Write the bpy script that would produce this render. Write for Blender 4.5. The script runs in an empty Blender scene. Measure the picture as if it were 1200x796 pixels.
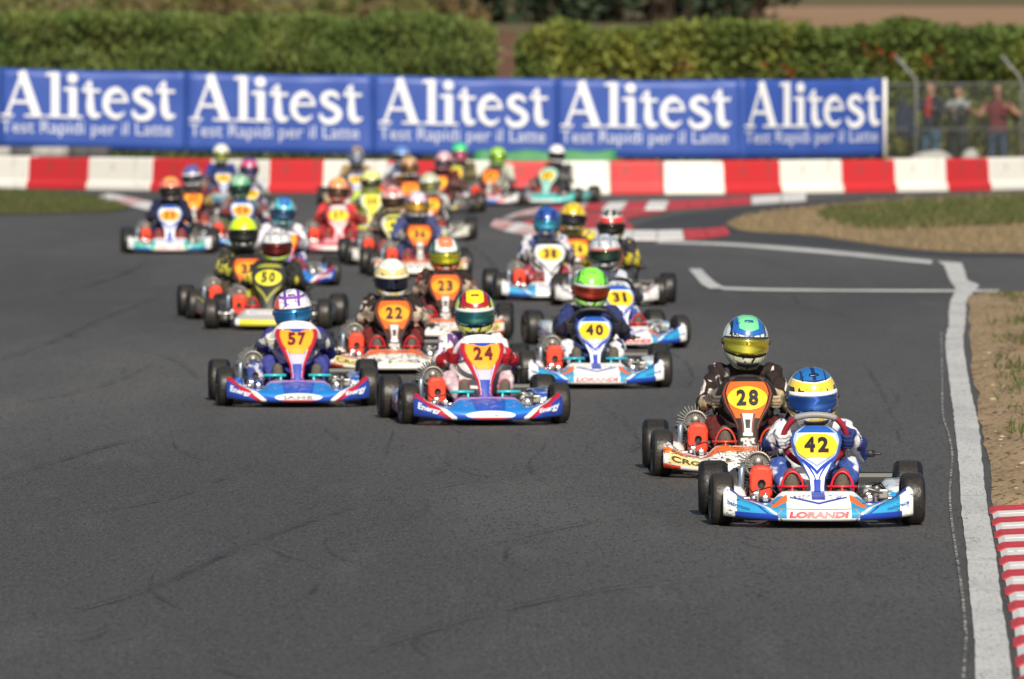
import bpy, bmesh, math, random
import numpy as np
from mathutils import Vector, Matrix, noise as mnoise

random.seed(7)
R = math.radians
scene = bpy.context.scene
COL = scene.collection

# ------------------------------------------------------------------ camera, world, sun, exposure
CAM_H, FPX, HORIZON = 2.425, 10500.0, 50.0          # lens in pixels of a 1200 px wide frame
PITCH = math.atan((398 - HORIZON) / FPX)
cam_d = bpy.data.cameras.new('camera')
cam_d.sensor_width = 36.0
cam_d.lens = FPX / 1200 * 36
cam_d.clip_end = 6000
cam_d.dof.use_dof = True
cam_d.dof.focus_distance = 46.6
cam_d.dof.aperture_fstop = 5.8
cam_d.dof.aperture_blades = 9
cam = bpy.data.objects.new('camera', cam_d)
cam.location = (0, 0, CAM_H)
cam.rotation_euler = (R(90) - PITCH, 0, 0)
COL.objects.link(cam)
scene.camera = cam

SUN_EL, SUN_AZ = R(34), R(6)      # sun behind the camera, a little to its right
world = bpy.data.worlds.new('World')
scene.world = world
world.use_nodes = True
wn = world.node_tree
sky = wn.nodes.new('ShaderNodeTexSky')
sky.sky_type = 'NISHITA'
sky.sun_disc = False
sky.sun_elevation = SUN_EL
sky.sun_rotation = R(180) - SUN_AZ
sky.air_density = 1.0
sky.dust_density = 1.5
wn.links.new(sky.outputs[0], wn.nodes['Background'].inputs[0])
wn.nodes['Background'].inputs[1].default_value = 0.062
sun_d = bpy.data.lights.new('sun', 'SUN')
sun_d.energy = 4.8
sun_d.angle = R(0.53)
sun_d.color = (1.0, 0.91, 0.77)
sun = bpy.data.objects.new('sun', sun_d)
# light travels from behind the camera towards +Y
ldir = Vector((-math.sin(SUN_AZ) * math.cos(SUN_EL), math.cos(SUN_AZ) * math.cos(SUN_EL), -math.sin(SUN_EL)))
sun.rotation_euler = ldir.to_track_quat('-Z', 'Y').to_euler()
sun.location = (0, -20, 30)
COL.objects.link(sun)
scene.view_settings.view_transform = 'Standard'
scene.view_settings.look = 'None'
scene.view_settings.exposure = 0.25
scene.view_settings.gamma = 1.0
scene.cycles.use_denoising = True
scene.cycles.max_bounces = 6

def G(px, py, z=0.0):
    """ground point (at height z) seen at a photograph pixel (1200x796 frame)"""
    a, b = (px - 600) / FPX, (398 - py) / FPX
    d = Vector((a, math.cos(PITCH) + b * math.sin(PITCH), -math.sin(PITCH) + b * math.cos(PITCH)))
    t = (z - CAM_H) / d.z
    return Vector((d.x * t, d.y * t, z))

def P(px, py, dist):
    """world point at a photograph pixel at a given distance along +Y"""
    a, b = (px - 600) / FPX, (398 - py) / FPX
    d = Vector((a, math.cos(PITCH) + b * math.sin(PITCH), -math.sin(PITCH) + b * math.cos(PITCH)))
    t = dist / d.y
    return Vector((d.x * t, dist, CAM_H + d.z * t))

# ------------------------------------------------------------------ node expressions
class E:
    """a scalar socket (or number) with arithmetic that writes math nodes"""
    def __init__(s, nt, v): s.nt, s.v = nt, v
    def op(s, o, b=None, c=None):
        n = s.nt.nodes.new('ShaderNodeMath'); n.operation = o
        for i, q in enumerate((s, b, c)):
            if q is None: continue
            q = q.v if isinstance(q, E) else q
            if isinstance(q, (int, float)): n.inputs[i].default_value = q
            else: s.nt.links.new(q, n.inputs[i])
        return E(s.nt, n.outputs[0])
    def __add__(s, b): return s.op('ADD', b)
    __radd__ = __add__
    def __sub__(s, b): return s.op('SUBTRACT', b)
    def __rsub__(s, b): return E(s.nt, float(b)).op('SUBTRACT', s)
    def __mul__(s, b): return s.op('MULTIPLY', b)
    __rmul__ = __mul__
    def __truediv__(s, b): return s.op('DIVIDE', b)
    def __neg__(s): return s.op('MULTIPLY', -1.0)
    def __lt__(s, b): return s.op('LESS_THAN', b)
    def __gt__(s, b): return s.op('GREATER_THAN', b)
    def __and__(s, b): return s.op('MULTIPLY', b)
    def __or__(s, b): return s.op('MAXIMUM', b)
    def __abs__(s): return s.op('ABSOLUTE')
    def sq(s): return s.op('MULTIPLY', s)
    def sin(s): return s.op('SINE')
    def fr(s): return s.op('FRACT')
    def mx(s, b): return s.op('MAXIMUM', b)

class Coords:
    def __init__(s, nt):
        s.nt = nt; s._o = None; s._u = None; s.tc = nt.nodes.new('ShaderNodeTexCoord')
    def sep(s, sock):
        n = s.nt.nodes.new('ShaderNodeSeparateXYZ'); s.nt.links.new(sock, n.inputs[0])
        return [E(s.nt, n.outputs[i]) for i in range(3)]
    def _obj(s):
        if s._o is None: s._o = s.sep(s.tc.outputs['Object'])
        return s._o
    def _uv(s):
        if s._u is None: s._u = s.sep(s.tc.outputs['UV'])
        return s._u
    x = property(lambda s: s._obj()[0]); y = property(lambda s: s._obj()[1]); z = property(lambda s: s._obj()[2])
    u = property(lambda s: s._uv()[0]); v = property(lambda s: s._uv()[1])
    def noise(s, scale, detail=2.0, stretch=None, rough=0.5, off=0.0, kind='Object'):
        n = s.nt.nodes.new('ShaderNodeTexNoise'); n.inputs['Scale'].default_value = scale
        n.inputs['Detail'].default_value = detail; n.inputs['Roughness'].default_value = rough
        m = s.nt.nodes.new('ShaderNodeMapping')
        m.inputs['Location'].default_value = (off, off * .7, off * .3)
        if stretch: m.inputs['Scale'].default_value = stretch
        s.nt.links.new(s.tc.outputs[kind], m.inputs[0]); s.nt.links.new(m.outputs[0], n.inputs[0])
        return E(s.nt, n.outputs[0])
    def voronoi(s, scale, feature='F1', stretch=None, rnd=1.0):
        n = s.nt.nodes.new('ShaderNodeTexVoronoi'); n.feature = feature
        n.inputs['Scale'].default_value = scale; n.inputs['Randomness'].default_value = rnd
        m = s.nt.nodes.new('ShaderNodeMapping')
        if stretch: m.inputs['Scale'].default_value = stretch
        s.nt.links.new(s.tc.outputs['Object'], m.inputs[0]); s.nt.links.new(m.outputs[0], n.inputs[0])
        return E(s.nt, n.outputs[0])

def c4(c): return (c[0], c[1], c[2], 1.0)
def hx(h):
    """sRGB hex to linear"""
    h = h.lstrip('#'); o = []
    for i in (0, 2, 4):
        v = int(h[i:i + 2], 16) / 255
        o.append(v / 12.92 if v <= .04045 else ((v + .055) / 1.055) ** 2.4)
    return tuple(o)

def mat(name, base, layers=(), rough=.5, metal=0.0, coat=0.0, spec=.5, bump=None, rough_fn=None, sss=0, trans=0):
    """layers: list of (mask function of Coords, colour) painted in order over base; bump: (fn, distance)"""
    m = bpy.data.materials.new(name); m.use_nodes = True
    nt = m.node_tree; b = nt.nodes['Principled BSDF']
    b.inputs['Roughness'].default_value = rough; b.inputs['Metallic'].default_value = metal
    b.inputs['Coat Weight'].default_value = coat; b.inputs['Coat Roughness'].default_value = .06
    b.inputs['Specular IOR Level'].default_value = spec
    if trans: b.inputs['Transmission Weight'].default_value = trans
    b.inputs['Base Color'].default_value = c4(base)
    if layers or bump or rough_fn:
        C = Coords(nt)
        cur = None
        for fn, colr in layers:
            k = fn(C)
            n = nt.nodes.new('ShaderNodeMix'); n.data_type = 'RGBA'; n.clamp_factor = True
            nt.links.new(k.v, n.inputs[0])
            if cur is None: n.inputs[6].default_value = c4(base)
            else: nt.links.new(cur, n.inputs[6])
            n.inputs[7].default_value = c4(colr)
            cur = n.outputs[2]
        if cur is not None: nt.links.new(cur, b.inputs['Base Color'])
        if rough_fn: nt.links.new(rough_fn(C).v, b.inputs['Roughness'])
        if bump:
            n = nt.nodes.new('ShaderNodeBump'); n.inputs['Distance'].default_value = bump[1]
            n.inputs['Strength'].default_value = bump[2] if len(bump) > 2 else 1.0
            nt.links.new(bump[0](C).v, n.inputs['Height']); nt.links.new(n.outputs[0], b.inputs['Normal'])
    return m

_mc = {}
def plain(key, base, **k):
    kk = (key, tuple(round(q, 4) for q in base))
    if kk not in _mc: _mc[kk] = mat(key, base, **k)
    return _mc[kk]

# ------------------------------------------------------------------ mesh helpers
class MB:
    def __init__(s): s.v, s.f, s.m, s.uv, s.sm = [], [], [], {}, []
    def add(s, verts, faces, mi=0, smooth=True):
        o = len(s.v); s.v += [tuple(q) for q in verts]
        for f in faces:
            s.f.append(tuple(i + o for i in f)); s.m.append(mi); s.sm.append(smooth)
        return o
    def box(s, c, d, mi=0, rot=None, bev=0.0):
        x, y, z = d[0] / 2, d[1] / 2, d[2] / 2
        if bev > 0:
            bm = bmesh.new(); bmesh.ops.create_cube(bm, size=1)
            for q in bm.verts: q.co = Vector((q.co.x * d[0], q.co.y * d[1], q.co.z * d[2]))
            bmesh.ops.bevel(bm, geom=list(bm.edges), offset=bev, segments=2, affect='EDGES', profile=.6)
            bm.verts.index_update()
            vs = [q.co.copy() for q in bm.verts]; fs = [[q.index for q in f.verts] for f in bm.faces]; bm.free()
        else:
            vs = [Vector(q) for q in ((-x,-y,-z),(x,-y,-z),(x,y,-z),(-x,y,-z),(-x,-y,z),(x,-y,z),(x,y,z),(-x,y,z))]
            fs = [(0,3,2,1),(4,5,6,7),(0,1,5,4),(1,2,6,5),(2,3,7,6),(3,0,4,7)]
        M = rot or Matrix.Identity(3)
        s.add([M @ q + Vector(c) for q in vs], fs, mi, False)
    def rings(s, rings, mi=0, closed=True, caps=True, smooth=True):
        n = len(rings[0]); vs = [p for r in rings for p in r]; fs = []
        for i in range(len(rings) - 1):
            for j in range(n if closed else n - 1):
                k = (j + 1) % n
                fs.append((i*n+j, i*n+k, (i+1)*n+k, (i+1)*n+j))
        if caps and closed:
            fs.append(tuple(range(n - 1, -1, -1))); fs.append(tuple((len(rings)-1)*n + j for j in range(n)))
        return s.add(vs, fs, mi, smooth)
    def tube(s, pts, r, n=10, mi=0, caps=True):
        pts = [Vector(p) for p in pts]; rs = r if isinstance(r, (list, tuple)) else [r] * len(pts)
        rings = []; up = None
        for i, p in enumerate(pts):
            t = (pts[min(i+1, len(pts)-1)] - pts[max(i-1, 0)]).normalized()
            if up is None: up = Vector((0, 0, 1)) if abs(t.z) < .9 else Vector((1, 0, 0))
            a = (up - t * up.dot(t)).normalized(); b = t.cross(a); up = a
            rings.append([p + (a * math.cos(q) + b * math.sin(q)) * rs[i] for q in (2*math.pi*k/n for k in range(n))])
        s.rings(rings, mi, True, caps)
    def lathe(s, prof, axis='x', c=(0,0,0), n=28, mi=0, closed=False):
        """prof: list of (along axis, radius)"""
        rings = []
        for k in range(n):
            q = 2*math.pi*k/n; ring = []
            for a, r in prof:
                if axis == 'x': p = (a, r*math.cos(q), r*math.sin(q))
                elif axis == 'z': p = (r*math.cos(q), r*math.sin(q), a)
                else: p = (r*math.cos(q), a, r*math.sin(q))
                ring.append(Vector(p) + Vector(c))
            rings.append(ring)
        m = len(prof); vs = [p for r in rings for p in r]; fs = []
        for i in range(n):
            i2 = (i + 1) % n
            for j in range(m - 1 if not closed else m):
                j2 = (j + 1) % m
                fs.append((i*m+j, i2*m+j, i2*m+j2, i*m+j2))
        s.add(vs, fs, mi, True)
    def ball(s, c, rad, nu=14, nv=9, mi=0):
        c = Vector(c); rad = rad if isinstance(rad, (tuple, list)) else (rad,)*3
        vs = [c + Vector((0,0,rad[2]))]
        for i in range(1, nv):
            t = math.pi*i/nv
            for j in range(nu):
                q = 2*math.pi*j/nu
                vs.append(c + Vector((rad[0]*math.sin(t)*math.cos(q), rad[1]*math.sin(t)*math.sin(q), rad[2]*math.cos(t))))
        vs.append(c - Vector((0,0,rad[2]))); fs = []
        for j in range(nu): fs.append((0, 1+j, 1+(j+1)%nu))
        for i in range(nv-2):
            for j in range(nu):
                a, b = 1+i*nu+j, 1+i*nu+(j+1)%nu
                fs.append((a, a+nu, b+nu, b))
        o = 1+(nv-2)*nu
        for j in range(nu): fs.append((o+j, len(vs)-1, o+(j+1)%nu))
        s.add(vs, fs, mi, True)
    def capsule(s, a, b, ra, rb, n=12):
        a, b = Vector(a), Vector(b); d = b - a; L = d.length
        if L < 1e-5: return s.ball(a, ra)
        t = d / L; up = Vector((0,0,1)) if abs(t.z) < .9 else Vector((1,0,0))
        e = (up - t*up.dot(t)).normalized(); g = t.cross(e); rings = []
        st = [(-ra*math.cos(q), ra*math.sin(q)) for q in (.12,.5,.9,1.25,1.5708)] + [(L+rb*math.sin(q), rb*math.cos(q)) for q in (0,.35,.7,1.1,1.45)]
        for al, r in st:
            rings.append([a + t*al + (e*math.cos(q)+g*math.sin(q))*r for q in (2*math.pi*k/n for k in range(n))])
        s.rings(rings)
    def mesh(s, name):
        me = bpy.data.meshes.new(name); me.from_pydata(s.v, [], s.f)
        me.polygons.foreach_set('material_index', s.m); me.polygons.foreach_set('use_smooth', s.sm)
        bm = bmesh.new(); bm.from_mesh(me); bmesh.ops.recalc_face_normals(bm, faces=bm.faces); bm.to_mesh(me); bm.free()
        if s.uv:
            ul = me.uv_layers.new(name='UVMap')
            for l in me.loops: ul.data[l.index].uv = s.uv.get(l.vertex_index, (0, 0))
        me.update(); return me
    def obj(s, name, mats, parent=None): return mk(name, s.mesh(name), mats, parent)

def mk(name, me, mats, parent=None, angle=None):
    o = bpy.data.objects.new(name, me); COL.objects.link(o)
    if not isinstance(mats, (list, tuple)): mats = [mats]
    need = max([p.material_index for p in me.polygons], default=0) + 1 if len(mats) > 1 else 1
    while len(me.materials) < max(len(mats), 1): me.materials.append(mats[len(me.materials)])
    for i, m in enumerate(mats):
        if me.materials[i] is not m:
            o.material_slots[i].link = 'OBJECT'; o.material_slots[i].material = m
    if parent: o.parent = parent
    return o

def empty(name, loc=(0,0,0), rz=0):
    o = bpy.data.objects.new(name, None); COL.objects.link(o); o.location = loc; o.rotation_euler = (0,0,rz)
    o.empty_display_size = .2
    return o
def tag(o, label=None, cat=None, group=None, kind=None):
    if label: o['label'] = label
    if cat: o['category'] = cat
    if group: o['group'] = group
    if kind: o['kind'] = kind
    return o

def blob(mb, voxel, smooth=3, name='body', factor=.5):
    """union of closed shapes as one continuous surface"""
    me = mb.mesh(name + '_raw'); o = bpy.data.objects.new(name + '_raw', me); COL.objects.link(o)
    r = o.modifiers.new('r', 'REMESH'); r.mode = 'VOXEL'; r.voxel_size = voxel; r.use_smooth_shade = True
    if smooth:
        q = o.modifiers.new('s', 'SMOOTH'); q.iterations = smooth; q.factor = factor
    dg = bpy.context.evaluated_depsgraph_get(); dg.update()
    out = bpy.data.meshes.new_from_object(o.evaluated_get(dg)); out.name = name
    bpy.data.objects.remove(o); bpy.data.meshes.remove(me)
    out.polygons.foreach_set('use_smooth', [True]*len(out.polygons))
    return out

def text_mesh(body, size=1.0, bold=.02, align='CENTER', width=None, shear=0.0, flat=True):
    cu = bpy.data.curves.new('t', 'FONT'); cu.body = body; cu.size = size; cu.offset = bold * size
    cu.align_x = align; cu.align_y = 'CENTER'; cu.shear = shear; cu.resolution_u = 3
    o = bpy.data.objects.new('t', cu); COL.objects.link(o)
    dg = bpy.context.evaluated_depsgraph_get(); dg.update()
    me = bpy.data.meshes.new_from_object(o.evaluated_get(dg))
    bpy.data.objects.remove(o); bpy.data.curves.remove(cu)
    vs = [v.co.copy() for v in me.vertices]; fs = [tuple(p.vertices) for p in me.polygons]
    bpy.data.meshes.remove(me)
    xs = [v.x for v in vs]; ys = [v.y for v in vs]
    cx, cy = (min(xs)+max(xs))/2, (min(ys)+max(ys))/2
    k = width/(max(xs)-min(xs)) if width else 1
    vs = [Vector(((v.x-cx)*k, (v.y-cy), 0)) for v in vs]
    return vs, fs

# ================================================================== SETTING: ground, track, paint
def strip(left, right, z=0.0):
    """ribbon mesh between two pixel polylines"""
    mb = MB(); L = [G(*p, z) for p in left]; Rr = [G(*p, z) for p in right]
    n = len(L); mb.add(L + Rr, [(i, i+1, n+i+1, n+i) for i in range(n-1)], 0, False); return mb
def dens(pts, k=4):
    """Catmull-Rom refinement"""
    out = []; n = len(pts)
    for i in range(n-1):
        p0, p1, p2, p3 = (np.array(pts[max(0, min(n-1, j))], float) for j in (i-1, i, i+1, i+2))
        for q in range(k):
            t = q/k
            out.append(tuple(.5*((2*p1)+(-p0+p2)*t+(2*p0-5*p1+4*p2-p3)*t*t+(-p0+3*p1-3*p2+p3)*t**3)))
    out.append(tuple(pts[-1])); return out
def poly(pix, z, name, m, k=5, world_pts=None):
    pts = [G(*p, z) for p in dens(pix + [pix[0]], k)[:-1]] if world_pts is None else world_pts
    bm = bmesh.new(); vs = [bm.verts.new(p) for p in pts]; f = bm.faces.new(vs)
    bmesh.ops.triangulate(bm, faces=[f]); bmesh.ops.recalc_face_normals(bm, faces=bm.faces)
    for f in bm.faces:
        if f.normal.z < 0: f.normal_flip()
    me = bpy.data.meshes.new(name); bm.to_mesh(me); bm.free(); return mk(name, me, m), pts

def wp(C): return C
G1 = (1, .13, 1)       # wear drawn out along the driving direction
asphalt = mat('asphalt', (.076, .0735, .070), [
    (lambda C: ((C.noise(.26, 5, (1, .16, 1)) - .44) * 5).op('MINIMUM', .95), (.108, .104, .099)),
    (lambda C: ((C.noise(.20, 5, (1, .14, 1), off=17) - .47) * 6).op('MINIMUM', .9), (.050, .0485, .047)),
    (lambda C: ((C.noise(1.1, 5, (1, .16, 1), off=5) - .46) * 4) * .5, (.050, .048, .046)),
    (lambda C: ((C.noise(3.2, 4, (1, .10, 1), off=25) - .56) * 4) * .5, (.115, .111, .105)),
    (lambda C: ((C.noise(52, 4, G1, rough=.85) - .50) * 8) * .5, (.138, .134, .127)),
    (lambda C: ((C.noise(66, 3, G1, off=3) - .52) * 9) * .6, (.028, .027, .026)),
    (lambda C: ((C.noise(110, 2, G1, off=9) - .60) * 10) & (((C.noise(.55, 3, (2.2, .2, 1), off=33) - .54) * 5).op('MINIMUM', .6).mx(.05)), (.25, .24, .225)),
], rough=.70, spec=.42, bump=(lambda C: C.noise(60, 4, (1, .25, 1), rough=.75), .008, 1.0))
asphalt_new = mat('dark_asphalt', (.042, .043, .047), [
    (lambda C: (C.noise(.8, 3, (1, .3, 1)) - .45) * 2.5, (.056, .057, .060))], rough=.8, spec=.35, bump=(lambda C: C.noise(60, 3), .005))
earth_far = mat('rough_ground', (.13, .10, .06), [
    (lambda C: (C.noise(.6, 4) - .45) * 4, (.085, .095, .030)),
    (lambda C: (C.noise(2.2, 3, off=4) - .55) * 5, (.21, .165, .09))], rough=.95, spec=.1)
grass_soil = mat('turf', (.095, .095, .034), [
    (lambda C: (C.noise(1.1, 4, off=2) - .48) * 5, (.12, .105, .042)),
    (lambda C: (C.noise(9, 3) - .55) * 5, (.05, .062, .018))], rough=.95, spec=.1, bump=(lambda C: C.noise(30, 3), .02))
dry_soil = mat('dry_soil', (.29, .215, .125), [
    (lambda C: (C.noise(2.5, 4) - .48) * 4, (.20, .145, .08)),
    (lambda C: (C.noise(14, 3, off=3) - .55) * 6, (.40, .32, .20)),
    (lambda C: (C.noise(6, 3, off=8) - .60) * 6, (.13, .105, .045))], rough=.95, spec=.1, bump=(lambda C: C.noise(16, 5, rough=.7), .05))
dirt = mat('dirt_verge', (.44, .32, .19), [
    (lambda C: (C.noise(3.5, 4, (1, .4, 1)) - .46) * 4, (.30, .215, .135)),
    (lambda C: (C.noise(26, 4, (1, .25, 1), off=3) - .54) * 7, (.45, .36, .26)),
    (lambda C: (C.noise(24, 4, (1, .22, 1), off=8) - .54) * 8, (.12, .085, .055))], rough=.95, spec=.1, bump=(lambda C: C.noise(18, 5, rough=.7), .06))
paint_white = mat('white_road_paint', (.56, .57, .565), [
    (lambda C: (C.noise(1.6, 4, (1, .3, 1)) - .46) * 2.6, (.40, .41, .415)),
    (lambda C: (C.noise(70, 3, G1, rough=.8) - .52) * 6, (.30, .305, .31)),
    (lambda C: ((C.noise(60, 3, G1, off=5, rough=.8) - .56) * 9) & ((C.noise(1.5, 2, off=2) - .40) * 5), (.12, .12, .12)),
    (lambda C: (C.noise(5, 3, off=15) - .64) * 6, (.33, .33, .33))], rough=.7, spec=.3, bump=(lambda C: C.noise(70, 4, rough=.75), .005))
paint_thin = mat('worn_white_paint', (.34, .335, .32), [
    (lambda C: (C.noise(40, 3, (1, .3, 1)) - .42) * 9, (.07, .069, .067)), (lambda C: (C.noise(3, 2, off=3) - .55) * 6, (.10, .1, .1))], rough=.8, spec=.3)
kerb_red = mat('kerb_red', (.50, .035, .045), [
    (lambda C: (C.noise(14, 4) - .56) * 5, (.30, .03, .035)), (lambda C: (C.noise(40, 3, off=4) - .64) * 8, (.16, .07, .06))], rough=.6, bump=(lambda C: C.noise(60, 3), .003))
kerb_white = mat('kerb_white', (.72, .71, .70), [
    (lambda C: (C.noise(11, 4) - .54) * 4, (.52, .50, .48)), (lambda C: (C.noise(38, 3, off=4) - .63) * 8, (.24, .22, .21))], rough=.6, bump=(lambda C: C.noise(60, 3), .003))
area_red = mat('red_area_paint', (.42, .04, .045), [(lambda C: (C.noise(2, 4, (1, .3, 1)) - .5) * 3, (.33, .05, .05))], rough=.7)
pink_worn = mat('faded_kerb_paint', (.60, .40, .39), [(lambda C: (C.noise(2.4, 4, (1, .25, 1)) - .5) * 5, (.66, .60, .58)), (lambda C: (C.noise(3, 4, (1, .25, 1), off=7) - .56) * 6, (.45, .12, .12))], rough=.7)

# large ground sheet to the horizon, rising gently beyond the hedge
def terrain_z(x, y):
    z = -.02
    if y > 162:
        t = min((y - 162) / 34, 1); z += 2.66 * (t*t*(3-2*t))
    if y > 190: z += (y - 190) * .0062
    if y > 700: z += (y - 700) * .035
    return z
ys = [-60, -20, 0, 20, 40, 60, 80, 100, 120, 140, 152, 158, 162] + [164 + 3*i for i in range(14)] + [212, 230, 260, 300, 360, 440, 540, 700, 900, 1200, 1800, 2600]
xs = [-1200, -500, -200, -90] + [-60 + 6*i for i in range(21)] + [90, 200, 500, 1200]
mb = MB(); vs = []
for yy in ys:
    for xx in xs: vs.append((xx, yy, terrain_z(xx, yy) + (mnoise.noise((xx*.13, yy*.1, 3)) * (.25 if xx < 2 else .03) if yy > 164 else 0)))
nx = len(xs)
mb.add(vs, [(j*nx+i, j*nx+i+1, (j+1)*nx+i+1, (j+1)*nx+i) for j in range(len(ys)-1) for i in range(nx-1)])
tag(mb.obj('ground', earth_far), kind='structure')
mb = MB(); mb.add([(-45, 5, 0), (45, 5, 0), (45, 150.5, 0), (-45, 150.5, 0)], [(0, 1, 2, 3)])
track = tag(mb.obj('asphalt_track', asphalt), kind='structure')

# ploughed field on the rise, far right
field_m = mat('ploughed_field', (.30, .195, .12), [(lambda C: (C.noise(.25, 4, (.3, 1, 1)) - .5) * 3, (.235, .15, .095))], rough=.95, spec=.1)
mb = MB(); vs = []; fx = [5.8 + 2.2*i for i in range(40)]; fy = [206, 220, 240, 270, 300, 340, 380, 420]
for yy in fy:
    for xx in fx: vs.append((xx + (yy-200)*.016, yy, terrain_z(xx, yy) + .05))
nx = len(fx); mb.add(vs, [(j*nx+i, j*nx+i+1, (j+1)*nx+i+1, (j+1)*nx+i) for j in range(len(fy)-1) for i in range(nx-1)])
tag(mb.obj('ploughed_field', field_m), kind='structure')

# verges
right_edge = [(1133, 346), (1136, 360), (1137, 390), (1138, 420), (1141, 450), (1148, 490), (1156, 520), (1161, 550), (1164, 594), (1167, 640), (1180, 700), (1196, 790), (1206, 840)]
re = dens(right_edge, 4)
rw = [G(*p, .012) for p in re]
def verge_sheet():
    KY = G(1160, 596).y; rows = []
    for a_, b_ in zip(rw, rw[1:]):
        rows.append(a_)
        if a_.y > KY >= b_.y: t_ = (a_.y - KY)/(a_.y - b_.y); m_ = a_.lerp(b_, t_); rows += [m_ + Vector((0, .012, 0)), m_ - Vector((0, .012, 0))]
    rows.append(rw[-1])
    mb = MB(); n = len(rows); cols = 9; vs = []
    for i, p in enumerate(rows):
        for j in range(cols):
            t = j/(cols-1); x = p.x + t*t*14 + (1.16 if p.y < KY else 0)
            z = .006 + (.035*mnoise.noise((x*1.7, p.y*.9, 1)) + .05*mnoise.noise((x*5, p.y*2.5, 7)) if j else 0) + min(t*14, 1)*.035
            vs.append((x + (0.05*mnoise.noise((p.y*3, 2, 2)) if j == 0 else 0), p.y, z))
    mb.add(vs, [(i*cols+j, i*cols+j+1, (i+1)*cols+j+1, (i+1)*cols+j) for i in range(n-1) for j in range(cols-1)])
    return mb
tag(verge_sheet().obj('dirt_verge', dirt), kind='structure')

island_px = [(850, 262), (868, 254), (910, 247), (973, 240), (1067, 233), (1200, 227), (1300, 224), (1300, 303), (1200, 297), (1130, 296), (1067, 292), (1000, 283), (950, 276), (900, 273), (868, 270)]
tag(poly([(735, 268), (770, 256), (830, 247), (900, 240), (1000, 233), (1200, 226), (1310, 222), (1310, 307), (1200, 302), (1100, 301), (1000, 292), (900, 284), (800, 279)], .004, 'service_road', asphalt_new)[0], kind='structure')
isl, isl_pts = poly(island_px, .010, 'dry_verge', dry_soil)
tag(isl, kind='structure')
grass_px = [(955, 250), (985, 243), (1067, 237), (1200, 230), (1310, 227), (1310, 258), (1200, 262), (1100, 266), (1040, 268), (985, 263)]
gi, gi_pts = poly(grass_px, .016, 'grass_island', grass_soil)
tag(gi, kind='structure')
left_px = [(-140, 222), (0, 223), (60, 226), (110, 231), (140, 238), (150, 244), (120, 248), (60, 250), (0, 251), (-140, 252)]
gl, gl_pts = poly(left_px, .012, 'grass_verge', grass_soil)
tag(gl, kind='structure')

# painted lines (children of the track they are painted on)
Ls = [(1098, 306), (1106, 311), (1109, 318), (1113, 328), (1117, 334), (1120, 340), (1115, 350), (1112, 365), (1112, 380), (1108, 403), (1113, 450), (1117, 480), (1119, 500), (1124, 550), (1127, 600), (1133, 650), (1137, 700), (1142, 750), (1143, 796), (1143, 850)]
Rs = [(1127, 308), (1128, 311), (1131, 318), (1134, 328), (1147, 334), (1142, 341), (1133, 352), (1132, 365), (1131, 380), (1129, 403), (1136, 450), (1143, 480), (1147, 500), (1152, 550), (1158, 600), (1167, 650), (1173, 700), (1181, 750), (1186, 796), (1189, 850)]
def jit(pts, amp, seed): return [(p[0] + amp*(mnoise.noise((i*.45, seed, 0)) + .6*mnoise.noise((i*1.7, seed, 3))), p[1]) for i, p in enumerate(pts)]
strip(jit(dens(Ls, 14), 1.6, 1), jit(dens(Rs, 14), 1.6, 2), .008).obj('white_edge_line', paint_white, track)
def line_px(pts, w, name, m, z=.008, k=6):
    """ribbon of real width w (metres) along a pixel polyline"""
    pts = [G(*p, z) for p in dens(pts, k)]; mb = MB(); L, Q = [], []
    for i, p in enumerate(pts):
        t = (pts[min(i+1, len(pts)-1)] - pts[max(i-1, 0)]).normalized(); nrm = Vector((-t.y, t.x, 0))
        ww = w(i/(len(pts)-1)) if callable(w) else w
        L.append(p + nrm*ww/2); Q.append(p - nrm*ww/2)
    n = len(L); mb.add(L + Q, [(i, i+1, n+i+1, n+i) for i in range(n-1)], 0, False)
    return mb.obj(name, m, track)
thin = [(1103, 390), (1104, 440), (1105, 485), (1112, 510), (1116, 534), (1114, 560), (1113, 584), (1116, 615), (1120, 644), (1127, 690), (1131, 730), (1132, 752), (1129, 796), (1126, 850)]
line_px(thin, .013, 'worn_guide_line', paint_thin)
strip(dens([(770, 282.2), (850, 284.5), (933, 290), (1000, 296), (1060, 302), (1092, 305)], 5), dens([(770, 285), (850, 288), (933, 294.5), (1000, 300.5), (1060, 306.5), (1092, 309.5)], 5), .009).obj('white_boundary_line', paint_white, track)
strip(dens([(845, 336), (900, 338), (1000, 339.2), (1113, 339.5), (1172, 339.5)], 4), dens([(845, 339.5), (900, 341), (1000, 341.8), (1113, 342.2), (1172, 342)], 4), .010).obj('white_cross_line', paint_white, track)
strip([(807, 315), (813, 322), (822, 333), (832, 338.5)], [(822, 315), (828, 322), (838, 331), (850, 337.5)], .011).obj('white_pit_mark', paint_white, track)

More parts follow.
